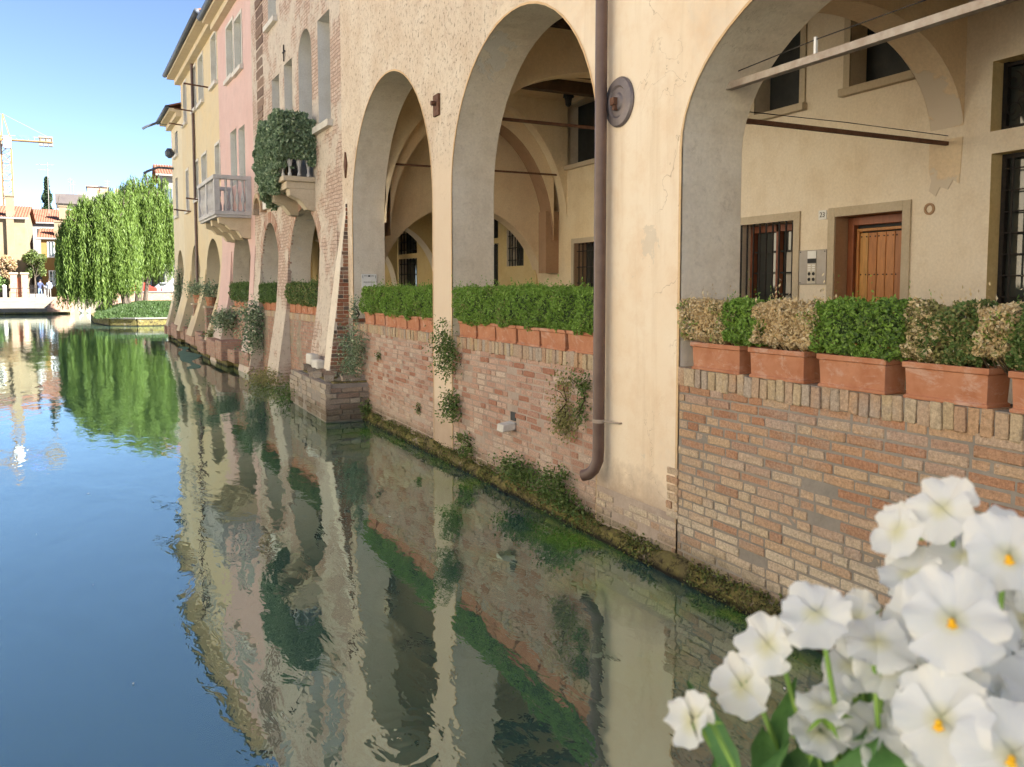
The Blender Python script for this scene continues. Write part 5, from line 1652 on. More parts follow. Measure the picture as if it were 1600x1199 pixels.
# far ground right of the side channel
tag(MB().box(-3.4, 60, 76.3, 400, -1, 1.3).build("far_ground", M['stone_paving']), kind="structure")
tag(MB().box(-6.6, -3.3, 92, 400, -1, 1.3).build("far_pavement", M['stone_paving']), kind="structure")
tag(MB().box(2.5, 60, 40, 76.4, -1, 1.0).build("right_bank_ground", M['floor']), kind="structure")
# island with lawn
M['lawn_leaf'] = leafmat('lawn_blade', [(0.05, 0.09, 0.02), (0.07, 0.12, 0.03), (0.04, 0.07, 0.018)], 0.3)
def island():
    edge = [(-3.5, 52.3), (-2.2, 51.4), (0, 51.2), (3.2, 51.2), (3.2, 76.3), (-3.2, 76.3), (-4.2, 70), (-4.55, 63), (-4.3, 57)]
    c = Vector((0.2, 64))
    m = MB()
    rings = [(1.0, 0.42), (0.985, 0.44), (0.9, 0.55), (0.7, 0.85), (0.4, 1.05), (0.15, 1.1)]
    n = 40
    per = []
    L = [0]
    for i in range(len(edge)):
        L.append(L[-1] + (Vector(edge[(i + 1) % len(edge)]) - Vector(edge[i])).length)
    for k in range(n):
        d = L[-1] * k / n
        i = max(j for j in range(len(edge)) if L[j] <= d)
        f = (d - L[i]) / (L[i + 1] - L[i])
        per.append(Vector(edge[i]).lerp(Vector(edge[(i + 1) % len(edge)]), f))
    for r, z in rings:
        for p in per:
            q = c + (p - c) * r
            m.v.append((q.x, q.y, z + 0.05 * mnoise.noise((q.x * .4, q.y * .4, 0))))
    for j in range(len(rings) - 1):
        for k in range(n):
            a, b = j * n + k, j * n + (k + 1) % n
            m.f.append((a, b, b + n, a + n))
    m.f.append(tuple((len(rings) - 1) * n + k for k in range(n)))
    o = m.build("lawn", M['grass'], smooth=True)
    tag(o, kind="structure")
    w = MB()
    for a, b in zip(edge, edge[1:] + edge[:1]):
        d = (Vector(b) - Vector(a)).normalized()
        nn = Vector((d.y, -d.x)) * 0.18
        w.hexa([(a[0] - nn.x, a[1] - nn.y, -.6), (b[0] - nn.x, b[1] - nn.y, -.6), (b[0] + nn.x, b[1] + nn.y, -.6), (a[0] + nn.x, a[1] + nn.y, -.6)],
               [(a[0] - nn.x, a[1] - nn.y, .40), (b[0] - nn.x, b[1] - nn.y, .40), (b[0] + nn.x, b[1] + nn.y, .40), (a[0] + nn.x, a[1] + nn.y, .40)])
    K = thing("island_kerb", "low dark brick kerb with pale stone coping round the grassy island", "wall", (0, 0, 0))
    w.build("brick_edge", M['mossy'], K)
    w = MB()
    for a, b in zip(edge[:4], edge[1:5]):
        d = (Vector(b) - Vector(a)).normalized()
        nn = Vector((d.y, -d.x)) * 0.22
        w.hexa([(a[0] - nn.x, a[1] - nn.y, .40), (b[0] - nn.x, b[1] - nn.y, .40), (b[0] + nn.x, b[1] + nn.y, .40), (a[0] + nn.x, a[1] + nn.y, .40)],
               [(a[0] - nn.x, a[1] - nn.y, .47), (b[0] - nn.x, b[1] - nn.y, .47), (b[0] + nn.x, b[1] + nn.y, .47), (a[0] + nn.x, a[1] + nn.y, .47)])
    w.build("coping", M['concrete'], K)
    # blades
    n2 = 16000
    x = rng.uniform(-4.4, 3.0, n2); y = rng.uniform(51.5, 76, n2)
    zz = []
    for a, b in zip(x, y):
        r = max(abs(a - 0.2) / 4.2, abs(b - 64) / 12.3)
        zz.append(np.interp(r, [0.15, 0.4, 0.7, 0.9, 1.0], [1.1, 1.05, 0.85, 0.55, 0.44]))
    v, q = leaves(np.stack([x, y, np.array(zz) + 0.06], 1), 0.22, 5, up=(0, 0, 1.0))
    tag(np_obj("grass_blades", v, q, M['lawn_leaf']), label="short green grass covering the little island under the willows", cat="grass", kind="stuff")
island()
G = thing("retaining_wall", "low brown brick wall behind the willow trunks", "wall", (-3.3, 76.2, 0))
MB().box(0, 9, -0.25, 0.0, -0.5, 1.78).build("brickwork", M['red_brick_far'], G)
MB().box(-0.1, 9, -0.32, 0.06, 1.78, 1.88).build("coping", M['concrete'], G)

def far_house(name, label, x0, x1, y, depth, zt, mat, wins, roof_h=1.3, z0=0.9, over=0.35, chim=(), ridge='x', cat="house", wmat=None, split=0.5):
    P = thing(name, label, cat, (x0, y, z0))
    off = (x0, y, z0)
    # front wall faces -y
    MB(off).box(x0, x1, y, y + depth, z0, zt).build("wall", mat, P)
    for (a, b, c, d) in wins:
        w = MB(off).box(a, b, y - 0.012, y + 0.05, c, d).build("window", wmat or M['pane'], P)
        t = MB(off)
        t.box(a - .12, a, y - .05, y + .02, c - .1, d + .1).box(b, b + .12, y - .05, y + .02, c - .1, d + .1).box(a, b, y - .05, y + .02, d, d + .1).box(a, b, y - .08, y + .02, c - .12, c)
        t.build("frame", M['white_paint'], w)
        MB(off).box((a + b) / 2 - .03, (a + b) / 2 + .03, y - .03, y - .013, c, d).build("glazing_bar", M['white_paint'], w)
    if roof_h:
        m = MB(off)
        xa, xb = x0 - over, x1 + over
        n = int((xb - xa) / 0.25)
        my = y + depth * split
        for i in range(n):
            a, b = xa + (xb - xa) * i / n, xa + (xb - xa) * (i + 1) / n
            mm = (a + b) / 2
            for p_, q_, u, w_ in ((a, mm, 0, .07), (mm, b, .07, 0)):
                m.quad((p_, y - over, zt - .05 + u), (q_, y - over, zt - .05 + w_), (q_, my, zt + roof_h + w_), (p_, my, zt + roof_h + u))
                m.quad((p_, y + depth + over, zt - .05 + u), (q_, y + depth + over, zt - .05 + w_), (q_, my, zt + roof_h + w_), (p_, my, zt + roof_h + u))
        rf = m.build("roof", M['roof'], P, fix=False)
        MB(off).box(xa, xb, y - over, y - over + 0.08, zt - 0.22, zt - 0.04).build("gutter", M['concrete'], rf)
        g = MB(off)
        for x in (x0, x1):
            g.add([(x, y, zt), (x, y + depth, zt), (x, my, zt + roof_h)], [(0, 1, 2)])
        g.build("gable", mat, P)
        for (a, b, c, d, dy) in chim:
            ch = MB(off).box(a, b, y + dy, y + dy + (b - a), c, d).box(a - .08, b + .08, y + dy - .08, y + dy + (b - a) + .08, d, d + .14).build("chimney", M['far_cream'], rf)
    return P
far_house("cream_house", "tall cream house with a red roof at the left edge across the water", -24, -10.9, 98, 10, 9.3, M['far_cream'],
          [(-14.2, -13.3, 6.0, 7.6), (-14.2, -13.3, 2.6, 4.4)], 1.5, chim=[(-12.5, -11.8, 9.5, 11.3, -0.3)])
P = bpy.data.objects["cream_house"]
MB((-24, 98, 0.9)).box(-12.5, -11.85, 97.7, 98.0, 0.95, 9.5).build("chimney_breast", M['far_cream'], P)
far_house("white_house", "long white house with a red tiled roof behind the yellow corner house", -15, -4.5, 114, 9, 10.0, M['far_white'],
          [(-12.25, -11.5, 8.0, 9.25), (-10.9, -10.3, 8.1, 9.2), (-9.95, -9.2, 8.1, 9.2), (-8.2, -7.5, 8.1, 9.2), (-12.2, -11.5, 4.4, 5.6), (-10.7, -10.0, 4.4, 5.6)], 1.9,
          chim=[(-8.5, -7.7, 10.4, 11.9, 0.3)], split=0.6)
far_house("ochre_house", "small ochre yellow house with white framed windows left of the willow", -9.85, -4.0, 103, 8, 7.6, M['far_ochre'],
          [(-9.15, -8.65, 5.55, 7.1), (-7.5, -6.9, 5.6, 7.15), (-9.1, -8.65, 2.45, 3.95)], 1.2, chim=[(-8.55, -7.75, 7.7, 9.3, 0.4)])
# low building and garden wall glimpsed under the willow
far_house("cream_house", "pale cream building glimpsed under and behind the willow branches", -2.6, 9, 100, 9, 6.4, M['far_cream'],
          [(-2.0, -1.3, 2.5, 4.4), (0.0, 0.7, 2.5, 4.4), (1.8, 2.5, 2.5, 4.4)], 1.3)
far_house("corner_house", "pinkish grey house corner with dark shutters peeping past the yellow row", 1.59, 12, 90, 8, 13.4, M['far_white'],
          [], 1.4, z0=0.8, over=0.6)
P = bpy.data.objects["corner_house"]
w = MB((1.59, 90, 0.8)).box(1.92, 2.50, 89.94, 90.02, 9.0, 12.0).build("shutter", M['shutter_blue'], P)
MB((1.59, 90, 0.8)).tube([(1.26, 89.5, 13.2), (1.26, 89.6, 12.7), (1.53, 89.8, 12.3), (1.53, 89.85, 1.5)], 0.07, 6).build("downpipe", M['gutter'], P)
# modern block with setback penthouse
MBk = thing("apartment_block", "modern dark brown block with flat stepped roofs rising above the old roofs", "building", (-10.3, 150, 1))
off = (-10.3, 150, 1)
MB(off).box(-10.3, -6.2, 150, 165, 1, 15.4).build("wall", M['concrete'], MBk)
MB(off).box(-10.4, -6.1, 149.2, 165, 15.4, 16.9).build("roof", M['dark_clad'], MBk)
MB(off).box(-10.3, -6.3, 149.6, 150, 13.2, 14.6).build("balcony_band", M['white_paint'], MBk)
MB(off).box(-6.9, 0.5, 150.5, 165, 1, 16.0).build("wing", M['dark_clad'], MBk)
MB(off).box(-7.3, 0.9, 149.8, 165, 16.0, 17.3).build("flat_roof", M['concrete'], MBk)
MB(off).box(-5.9, -2.9, 152, 160, 17.3, 18.5).build("penthouse", M['red_brick_far'], MBk)
MB(off).box(-6.1, -2.7, 151.8, 160.2, 18.5, 18.65).build("penthouse_roof", M['concrete'], MBk)
MB(off).box(-1.9, -1.3, 152, 153, 17.3, 18.4).build("chimney", M['red_brick_far'], MBk)
for i in range(3):
    MB(off).box(-9.9 + i * 1.2, -9.1 + i * 1.2, 149.9, 150.02, 11, 12.6).build("window", M['pane'], MBk)
for x, h in ((-8.3, 19.6), (-7.9, 19.2), (-3.0, 19.6)):
    MB(off).tube([(x, 151, 16.9), (x, 151, h)], 0.05, 5).tube([(x - .4, 151, h - .2), (x + .4, 151, h - .2)], 0.03, 4).tube([(x - .3, 151, h - .6), (x + .3, 151, h - .6)], 0.03, 4).build("aerial", M['concrete'], MBk)
# tv mast on the white house
TM = thing("television_mast", "thin television aerial mast standing on the white house roof", "antenna", (-9.6, 115.5, 10.0))
MB().tube([(0, 0, 0), (0, 0, 7.2)], 0.045, 5).tube([(-1.2, 0, 6.9), (0.7, 0, 6.95)], 0.03, 4).tube([(-1.0, 0, 6.3), (0.3, 0, 6.3)], 0.025, 4).build("mast", M['concrete'], TM)
MB().tube([(0.7, -0.3, 6.9), (0.7, 0.3, 6.9)], 0.03, 4).tube([(0.4, -0.4, 6.95), (0.4, 0.4, 6.95)], 0.03, 4).tube([(-0.8, -0.5, 6.95), (-0.8, 0.5, 6.95)], 0.03, 4).build("dipoles", M['concrete'], TM)

# tower crane
CR = thing("tower_crane", "yellow lattice tower crane over the roofs at the left edge", "crane", (-18.5, 170, 1.2))
m = MB()
hw = 0.75
for (sx, sy) in ((-1, -1), (1, -1), (1, 1), (-1, 1)):
    m.tube([(sx * hw, sy * hw, 0), (sx * hw, sy * hw, 27.2)], 0.11, 4)
k = 18
for i in range(k):
    z0_, z1_ = 27.2 * i / k, 27.2 * (i + 1) / k
    for f in range(4):
        c = [(-hw, -hw), (hw, -hw), (hw, hw), (-hw, hw)]
        a, b = c[f], c[(f + 1) % 4]
        if i % 2: a, b = b, a
        m.tube([(a[0], a[1], z0_), (b[0], b[1], z1_)], 0.06, 4)
        m.tube([(a[0], a[1], z1_), (b[0], b[1], z1_)], 0.05, 4)
m.build("mast", M['orange_paint'], CR)
m = MB()
m.tube([(-0.6, 0, 27.2), (-0.3, 0, 31.0)], 0.12, 4).tube([(0.6, 0, 27.2), (-0.3, 0, 31.0)], 0.12, 4).tube([(-0.3, 0, 31.0), (6.8, 0, 27.4)], 0.04, 4).tube([(-0.3, 0, 31.0), (-14, 0, 27.9)], 0.05, 4)
m.build("tower_head", M['orange_paint'], CR)
m = MB()
for (y, z) in ((-0.6, 26.6), (0.6, 26.6)):
    m.tube([(-30, y, z), (7.2, y, z)], 0.12, 4)
m.tube([(-30, 0, 27.7), (-0.5, 0, 27.7)], 0.1, 4)
for i in range(26):
    x = -30 + i * 1.12
    m.tube([(x, -.6, 26.6), (x + .56, 0, 27.7), (x + 1.12, -.6, 26.6)], 0.05, 4)
    m.tube([(x, .6, 26.6), (x + .56, 0, 27.7)], 0.05, 4)
m.box(0.8, 7.2, -0.6, 0.6, 26.5, 26.62).tube([(0.8, -.6, 27.3), (7.2, -.6, 27.3)], 0.05, 4)
for i in range(8):
    m.tube([(0.8 + i * .9, -.6, 26.6), (0.8 + i * .9, -.6, 27.3)], 0.04, 4)
m.build("jib", M['orange_paint'], CR)
for i in range(3):
    MB().box(5.0 + i * 0.75, 5.65 + i * 0.75, -0.5, 0.5, 25.9, 27.6).build("counterweight", M['concrete'], CR, bevel=0.04)
MB().box(-0.2, 0.9, -1.9, -0.8, 25.0, 26.8).build("cab", M['white_paint'], CR, bevel=0.06)
MB().box(1.6, 4.2, -0.65, -0.6, 26.9, 27.5).build("banner", simple("blue_banner", (0.08, 0.14, 0.42), (0.12, 0.2, 0.5), 1, 0.6, 0), CR)

# plaza: bollards, gate, fence, people
bl = None
for i, (x, lb) in enumerate(((-12.56, "squat white stone bollard at the left edge of the far quay"), (-10.87, "white stone bollard in the middle of the far quay"), (-9.06, "white stone bollard in front of the two people on the quay"))):
    if bl is None:
        bl = thing("bollard", lb, "bollard", (x, 94, 1.22), 0, "white bollards along the far quay")
        MB().lathe([(0.19, 0), (0.17, 0.1), (0.16, 1.0), (0.2, 1.04), (0.18, 1.16), (0.06, 1.24)], (0, 0, 0), 14).build("shaft", M['white_stone'], bl)
    else:
        copy_thing(bl, (x, 94, 1.22), 0, lb)
RL_ = thing("quay_railing", "thin dark railing between the white bollards on the far quay", "railing", (-14, 94.6, 1.22))
m = MB().tube([(0, 0, 0.9), (4.9, 0, 0.9)], 0.03, 5).tube([(0, 0, 0.45), (4.9, 0, 0.45)], 0.02, 5)
m.build("rail", M['iron'], RL_)
for i in range(7):
    MB().tube([(i * 0.8, 0, 0), (i * 0.8, 0, 0.9)], 0.025, 5).build("post", M['iron'], RL_)
GP_ = thing("gate_pillar", "square brick gate pillar in front of the cream house", "pillar", (-11.9, 95.8, 1.22))
MB().box(-0.28, 0.28, -0.28, 0.28, 0, 2.3).build("shaft", M['red_brick_far'], GP_)
MB().box(-0.36, 0.36, -0.36, 0.36, 2.3, 2.45).build("cap", M['trim'], GP_)
g2 = copy_thing(GP_, (-10.95, 95.8, 1.22), 0, "second brick gate pillar, beside the dark gate and the fence")
GT = thing("wooden_gate", "dark brown gate between the two brick pillars", "gate", (-11.42, 95.85, 1.22))
for i in range(5):
    MB().box(-0.19 + i * .078, -0.12 + i * .078, -0.03, 0.03, 0.02, 2.0).build("plank", M['frame_wood'], GT)
FN = thing("garden_fence", "low dark fence with a hedge behind it, right of the gate pillars", "fence", (-10.6, 96.2, 1.22))
MB().box(0, 1.6, -0.05, 0.05, 0, 0.35).build("base", M['concrete'], FN)
for i in range(14):
    MB().box(0.05 + i * .115, 0.09 + i * .115, -0.02, 0.02, 0.35, 1.25).build("picket", M['iron'], FN)

def person(label, loc, rz, jacket, legs, hairc, pose):
    P = thing("person", label, "person", loc, rz)
    V = pose
    names = list(V)
    E_ = [('pelvis', 'spine'), ('spine', 'chest'), ('chest', 'neck'), ('neck', 'head'), ('head', 'crown'),
          ('chest', 'shL'), ('shL', 'elL'), ('elL', 'haL'), ('chest', 'shR'), ('shR', 'elR'), ('elR', 'haR'),
          ('pelvis', 'hiL'), ('hiL', 'knL'), ('knL', 'anL'), ('anL', 'toL'), ('pelvis', 'hiR'), ('hiR', 'knR'), ('knR', 'anR'), ('anR', 'toR')]
    rad = dict(pelvis=.15, spine=.135, chest=.165, neck=.06, head=.095, crown=.075, shL=.075, shR=.075, elL=.05, elR=.05, haL=.04, haR=.04,
               hiL=.095, hiR=.095, knL=.065, knR=.065, anL=.05, anR=.05, toL=.045, toR=.045)
    me = bpy.data.meshes.new("body")
    me.from_pydata([V[n] for n in names], [(names.index(a), names.index(b)) for a, b in E_], [])
    o = bpy.data.objects.new("body", me)
    COL.objects.link(o)
    o.modifiers.new("skin", 'SKIN')
    for i, n in enumerate(names):
        me.skin_vertices[0].data[i].radius = (rad[n], rad[n] * 0.85)
    me.skin_vertices[0].data[0].use_root = True
    sb = o.modifiers.new("sub", 'SUBSURF'); sb.levels = 1; sb.render_levels = 1
    dg = bpy.context.evaluated_depsgraph_get()
    nm = bpy.data.meshes.new_from_object(o.evaluated_get(dg))
    bpy.data.objects.remove(o)
    o = bpy.data.objects.new("body", nm); COL.objects.link(o); o.parent = P
    nm.materials.clear()
    for mm in (M['skin'], jacket, legs): nm.materials.append(mm)
    for f in nm.polygons:
        z = f.center.z
        f.material_index = 0 if z > 1.47 else (1 if z > 0.88 else 2)
    nm.shade_smooth()
    MB().lathe([(0.09, -0.04), (0.112, 0.02), (0.10, 0.08), (0.05, 0.12)], tuple(Vector(V['crown']) + Vector((0, 0.02, -0.02))), 10).build("hair", hairc, P, smooth=True)
    return P
M['skin'] = simple("skin", (0.50, 0.29, 0.2), (0.54, 0.33, 0.23), 3, 0.6, 0)
M['navy'] = simple("navy_cloth", (0.05, 0.065, 0.13), (0.07, 0.085, 0.16), 5, 0.9, 0.1)
M['denim'] = simple("denim_cloth", (0.16, 0.24, 0.40), (0.22, 0.30, 0.46), 5, 0.9, 0.1)
M['paleblue'] = simple("pale_blue_cloth", (0.34, 0.42, 0.52), (0.40, 0.47, 0.56), 5, 0.9, 0.1)
M['hair'] = simple("dark_hair", (0.03, 0.02, 0.015), (0.05, 0.035, 0.025), 9, 0.8, 0.2)
lean = dict(pelvis=(0, 0, .95), spine=(0, -.03, 1.12), chest=(0, -.10, 1.36), neck=(0, -.15, 1.50), head=(0, -.19, 1.60), crown=(0, -.20, 1.68),
            shL=(-.19, -.10, 1.40), elL=(-.26, -.25, 1.18), haL=(-.16, -.44, 1.08), shR=(.19, -.10, 1.40), elR=(.27, -.22, 1.17), haR=(.18, -.42, 1.06),
            hiL=(-.09, 0, .88), knL=(-.11, -.03, .50), anL=(-.12, .04, .09), toL=(-.13, -.12, .045), hiR=(.09, 0, .88), knR=(.13, -.06, .5), anR=(.16, .02, .09), toR=(.18, -.14, .045))
stand = dict(pelvis=(0, 0, .95), spine=(0, 0, 1.13), chest=(0, -.01, 1.36), neck=(0, -.02, 1.50), head=(0, -.03, 1.60), crown=(0, -.02, 1.68),
             shL=(-.19, 0, 1.40), elL=(-.25, .02, 1.14), haL=(-.22, -.15, .95), shR=(.19, 0, 1.40), elR=(.25, .02, 1.14), haR=(.24, -.05, .89),
             hiL=(-.09, 0, .88), knL=(-.10, -.02, .50), anL=(-.10, .02, .09), toL=(-.11, -.14, .045), hiR=(.09, 0, .88), knR=(.10, -.02, .5), anR=(.11, .03, .09), toR=(.12, -.13, .045))
person("person in navy jacket and jeans standing between bollards on the far quay", (-9.55, 93.4, 1.22), 0.5, M['navy'], M['denim'], M['hair'], lean)
person("person in pale blue top standing just right of the one in navy", (-8.75, 93.7, 1.22), -0.3, M['paleblue'], M['concrete'], M['hair'], stand)

# cars behind the retaining wall
def car(name, label, loc, rz, paint, van=False):
    P = thing(name, label, "van" if van else "car", loc, rz)
    L, Wd = (4.6, 1.85) if van else (4.1, 1.7)
    if van:
        prof = [(0, .35), (0, .95), (.25, 1.05), (.95, 1.75), (1.3, 1.95), (4.5, 1.95), (4.6, 1.0), (4.6, .35)]
    else:
        prof = [(0, .3), (0, .72), (.9, .88), (1.5, 1.38), (2.9, 1.42), (3.7, .95), (4.1, .9), (4.1, .3)]
    n = len(prof)
    m = MB()
    ins = [0.0 if z < 1.0 else 0.14 for x, z in prof]
    m.add([(x, -Wd / 2 + i, z) for (x, z), i in zip(prof, ins)] + [(x, Wd / 2 - i, z) for (x, z), i in zip(prof, ins)],
          [tuple(range(n)), tuple(reversed(range(n, 2 * n)))] + [(i, (i + 1) % n, n + (i + 1) % n, n + i) for i in range(n)])
    m.build("body", paint, P, bevel=0.06)
    z0_, z1_ = (1.1, 1.65) if van else (.92, 1.3)
    xs = [(1.1, 1.9), (2.1, 3.0)] if van else [(1.45, 2.2), (2.3, 3.0)]
    for a, b in xs:
        for sg in (-1, 1):
            MB().box(a, b, sg * (Wd / 2 - .10) - .06, sg * (Wd / 2 - .10) + .06, z0_, z1_).build("window", M['pane'], P)
    for x in (.75, L - .8):
        for sg in (-1, 1):
            w = MB().lathe([(0.30, -.1), (0.32, 0), (0.30, .1)], (x, sg * (Wd / 2 - .1), .32), 16, 'y').build("wheel", M['iron'], P)
            MB().lathe([(0.17, -.115), (0.17, .115)], (x, sg * (Wd / 2 - .1), .32), 10, 'y').build("rim", M['steel'], w)
    for sg in (-.6, .6):
        MB().box(-.03, .05, sg - .15, sg + .15, .6, .78).build("headlight", M['white_paint'], P)
    return P
M['car_red'] = simple("red_car_paint", (0.45, 0.04, 0.03), (0.46, 0.05, 0.03), 1, 0.25, 0)
M['car_grey'] = simple("grey_car_paint", (0.25, 0.26, 0.27), (0.26, 0.27, 0.28), 1, 0.25, 0)
M['car_white'] = simple("white_car_paint", (0.72, 0.72, 0.72), (0.74, 0.74, 0.74), 1, 0.25, 0)
car("parked_car", "red car parked behind the low wall under the willow", (-3.6, 84, 1.3), 0.0, M['car_red'])
car("parked_car", "grey car parked between the red car and the white van", (-0.5, 88, 1.3), 0.0, M['car_grey'])
car("parked_van", "white van nose poking out beside the pale yellow end house", (0.95, 84.5, 1.3), 0.0, M['car_white'], True)

# ducks
for i, (x, y, rz) in enumerate(((-5.72, 80.6, 0.4), (-5.15, 80.3, -0.5))):
    D = thing("duck", ("left" if i == 0 else "right") + " one of two white ducks resting at the tip of the island", "duck", (x, y, 0.02), rz)
    MB().lathe([(0.02, -.26), (0.10, -.18), (0.14, -.02), (0.12, .12), (0.05, .22)], (0, 0, 0.12), 10, 'y').tube([(0, .14, .16), (0, .20, .28), (0, .22, .38), (0, .28, .42)], [.06, .04, .05, .03], 8).build("body", M['white_paint'], D, smooth=True)
    MB().tube([(0, .29, .42), (0, .37, .40)], [.025, .012], 6).build("beak", M['orange_paint'], D)

# ------------------------------------------------------------------ trees
def limb(m, a, b, r0, r1, n=6, wob=0.12, seed=0):
    a, b = Vector(a), Vector(b)
    pts, rs = [], []
    for i in range(n + 1):
        f = i / n
        p = a.lerp(b, f) + Vector((mnoise.noise((f * 3, seed, 1)), mnoise.noise((f * 3, seed, 5)), 0)) * wob * math.sin(f * math.pi)
        pts.append(p); rs.append(r0 + (r1 - r0) * f)
    m.tube(pts, rs, 8)
def willow(label, loc, trunks, tufts, hspread, seed):
    P = thing("willow_tree", label, "tree", loc)
    m = MB()
    for (x, y, tx, ty, h, r) in trunks:
        limb(m, (x, y, -0.3), (tx, ty, h), r, r * 0.55, wob=0.2, seed=seed + x)
    m.build("trunk", M['bark'], P)
    rs = np.random.default_rng(seed)
    m = MB()
    V, Q, nv = [], [], 0
    for (tx, ty, tz, tr, zb_) in tufts:
        t0 = trunks[int(rs.integers(len(trunks)))]
        limb(m, (t0[2], t0[3], t0[4] - 0.3), (tx, ty, tz - 0.1), 0.09, 0.03, wob=0.4, seed=tx)
        ns = int(24 * tr / 0.40)
        for k in range(ns):
            a = rs.uniform(0, 6.283); rr = tr * math.sqrt(rs.uniform(0, 1))
            x0, y0_ = tx + rr * math.cos(a), ty + rr * math.sin(a)
            zt_ = tz - 0.5 * (rr / tr) ** 2 + rs.normal(0, .12)
            Lh = (zt_ - zb_) * rs.uniform(0.45, 1.0)
            nn = max(6, int(Lh * 7.5))
            f = np.linspace(0, 1, nn)
            sw = 0.25 * tr
            px = x0 + math.cos(a) * sw * np.sqrt(f) + 0.05 * np.sin(f * 7 + k) + rs.normal(0, .035, nn)
            py = y0_ + math.sin(a) * sw * np.sqrt(f) + rs.normal(0, .035, nn)
            pz = zt_ + 0.18 * np.sin(np.minimum(f * 6, math.pi)) - Lh * f
            v, q = leaves(np.stack([px, py, pz], 1), 0.27, 5.0, up=(0.1 * math.cos(a), 0.05, -1.0), jit=0.4, spread=0.28)
            V.append(v); Q.append(q + nv); nv += len(v)
    m.build("branches", M['bark'], P)
    np_obj("crown", np.vstack(V), np.vstack(Q), M['willow'], P)
    return P
rs = np.random.default_rng(4)
def dome_tufts(cx, cy, rx, ry, ztop, zbotf, n, flat=0.35, low=0.35):
    out = []
    for i in range(n):
        a = rs.uniform(0, 6.283); r = math.sqrt(rs.uniform(0, 1)) * rs.uniform(0.85, 1.1)
        x, y = cx + rx * r * math.cos(a), cy + ry * r * math.sin(a)
        z = ztop - (ztop * low) * min(r, 1.15) ** 2.2 + rs.normal(0, .35)
        out.append((x, y, z, rs.uniform(.22, .48), zbotf(x, y, r)))
    return out
tR = dome_tufts(-0.97, 70.5, 2.85, 2.6, 10.1, lambda x, y, r: rs.uniform(2.2, 4.2) - 1.2 * (r > .7) * (x < -1.5), 120)
tR += [(-0.7, 70.5, 11.0, .45, 6.5), (-0.1, 70, 10.8, .4, 6.5), (-1.6, 70.5, 10.7, .5, 6), (-2.2, 70.5, 10.1, .4, 5), (-2.8, 70, 9.5, .5, 3), (-3.2, 70, 9.0, .5, 3), (0.6, 70, 10.5, .4, 6), (-3.0, 70.5, 8.6, .5, 2.5)]
willow("large weeping willow standing by the yellow house end, on the grassy island", (0, 0, 1.0), [(-1.55, 70, -1.2, 70, 5.8, .28), (-1.1, 70.3, -0.4, 70.4, 5.4, .18)], [(x, y, z - 1.0, t, zb - 1.0) for x, y, z, t, zb in tR], 1, 3)
tL = dome_tufts(-4.1, 66.0, 2.5, 2.2, 8.5, lambda x, y, r: 0.5 + rs.uniform(0, .8) + (0.9 if x > -3.4 else 0), 135, low=0.34)
tL += [(-2.3, 67, 9.3, .45, 4), (-1.9, 67, 9.0, .4, 4.5), (-2.1, 66.5, 8.2, .45, 3), (-3.2, 66.5, 9.1, .4, 4), (-2.9, 67, 9.0, .45, 3.5), (-2.6, 67.2, 8.7, .4, 3.5), (-3.5, 66.5, 8.8, .45, 3), (-2.7, 66.6, 7.6, .45, 2.5), (-2.4, 67, 6.8, .4, 2.2), (-3.2, 66, 8.3, .5, 3), (-3.9, 66, 8.2, .5, 3), (-6.3, 66.2, 4.6, .35, .7), (-6.5, 66, 4.2, .3, 1.0)]
willow("weeping willow trailing over the water left of the larger one", (0, 0, 1.0), [(-2.45, 67, -3.4, 66.5, 5.0, .22), (-2.2, 67.2, -2.7, 66.8, 5.0, .13)], [(x, y, z - 1.0, t, zb - 1.0) for x, y, z, t, zb in tL], 1, 5)

def tree(name, label, loc, h, cr, mat, n, trunk=0.12, cone=False, size=0.22, z0=0.4):
    P = thing(name, label, "tree", loc)
    m = MB(); limb(m, (0, 0, -0.2), (0.1, 0, h * 0.9), trunk, trunk * 0.2, wob=0.2)
    for i in range(6):
        a = i * 1.1
        limb(m, (0.05, 0, h * 0.4), (math.cos(a) * cr * 0.7, math.sin(a) * cr * 0.7, h * (0.55 + 0.06 * i)), trunk * .4, trunk * .1, wob=.1, seed=i)
    m.build("trunk", M['bark'], P)
    rr_ = np.random.default_rng(int(abs(loc[0] * 10)) + n)
    if cone:
        z = rr_.uniform(0, 1, n) ** 1.2
        r = (1 - z) * cr * (0.65 + 0.35 * np.sin(z * 40)) * np.sqrt(rr_.uniform(0.2, 1, n))
        a = rr_.uniform(0, 6.283, n)
        p = np.stack([r * np.cos(a), r * np.sin(a), h * z0 + z * h * (1 - z0) - 0.12 * r], 1)
    else:
        k = 14
        c = rr_.normal(size=(k, 3)); c /= np.linalg.norm(c, axis=1)[:, None]
        c = c * np.array([cr * .65, cr * .65, h * .26]) * rr_.uniform(.5, 1.1, (k, 1)) + np.array([0, 0, h * .68])
        w = rr_.integers(k, size=n)
        d = rr_.normal(size=(n, 3)); d /= np.linalg.norm(d, axis=1)[:, None]
        p = c[w] + d * cr * .34 * rr_.uniform(.6, 1.1, (n, 1))
    v, q = leaves(p, size, 1.8)
    np_obj("crown", v, q, M[mat], P)
    return P
tree("conifer_tree", "dark pointed conifer rising behind the red roofs", (-10.75, 135, 1), 16.6, 3.2, 'conifer', 9000, .3, True, .6, 0.12)
tree("small_tree", "small green tree between the cream house and the ochre house", (-10.2, 97.5, 1.22), 5.0, 1.35, 'tree_leaf', 3200)
tree("small_tree", "small tree with pinkish brown leaves in front of the cream house", (-12.6, 97.0, 1.22), 4.6, 1.2, 'blossom_leaf', 2600)
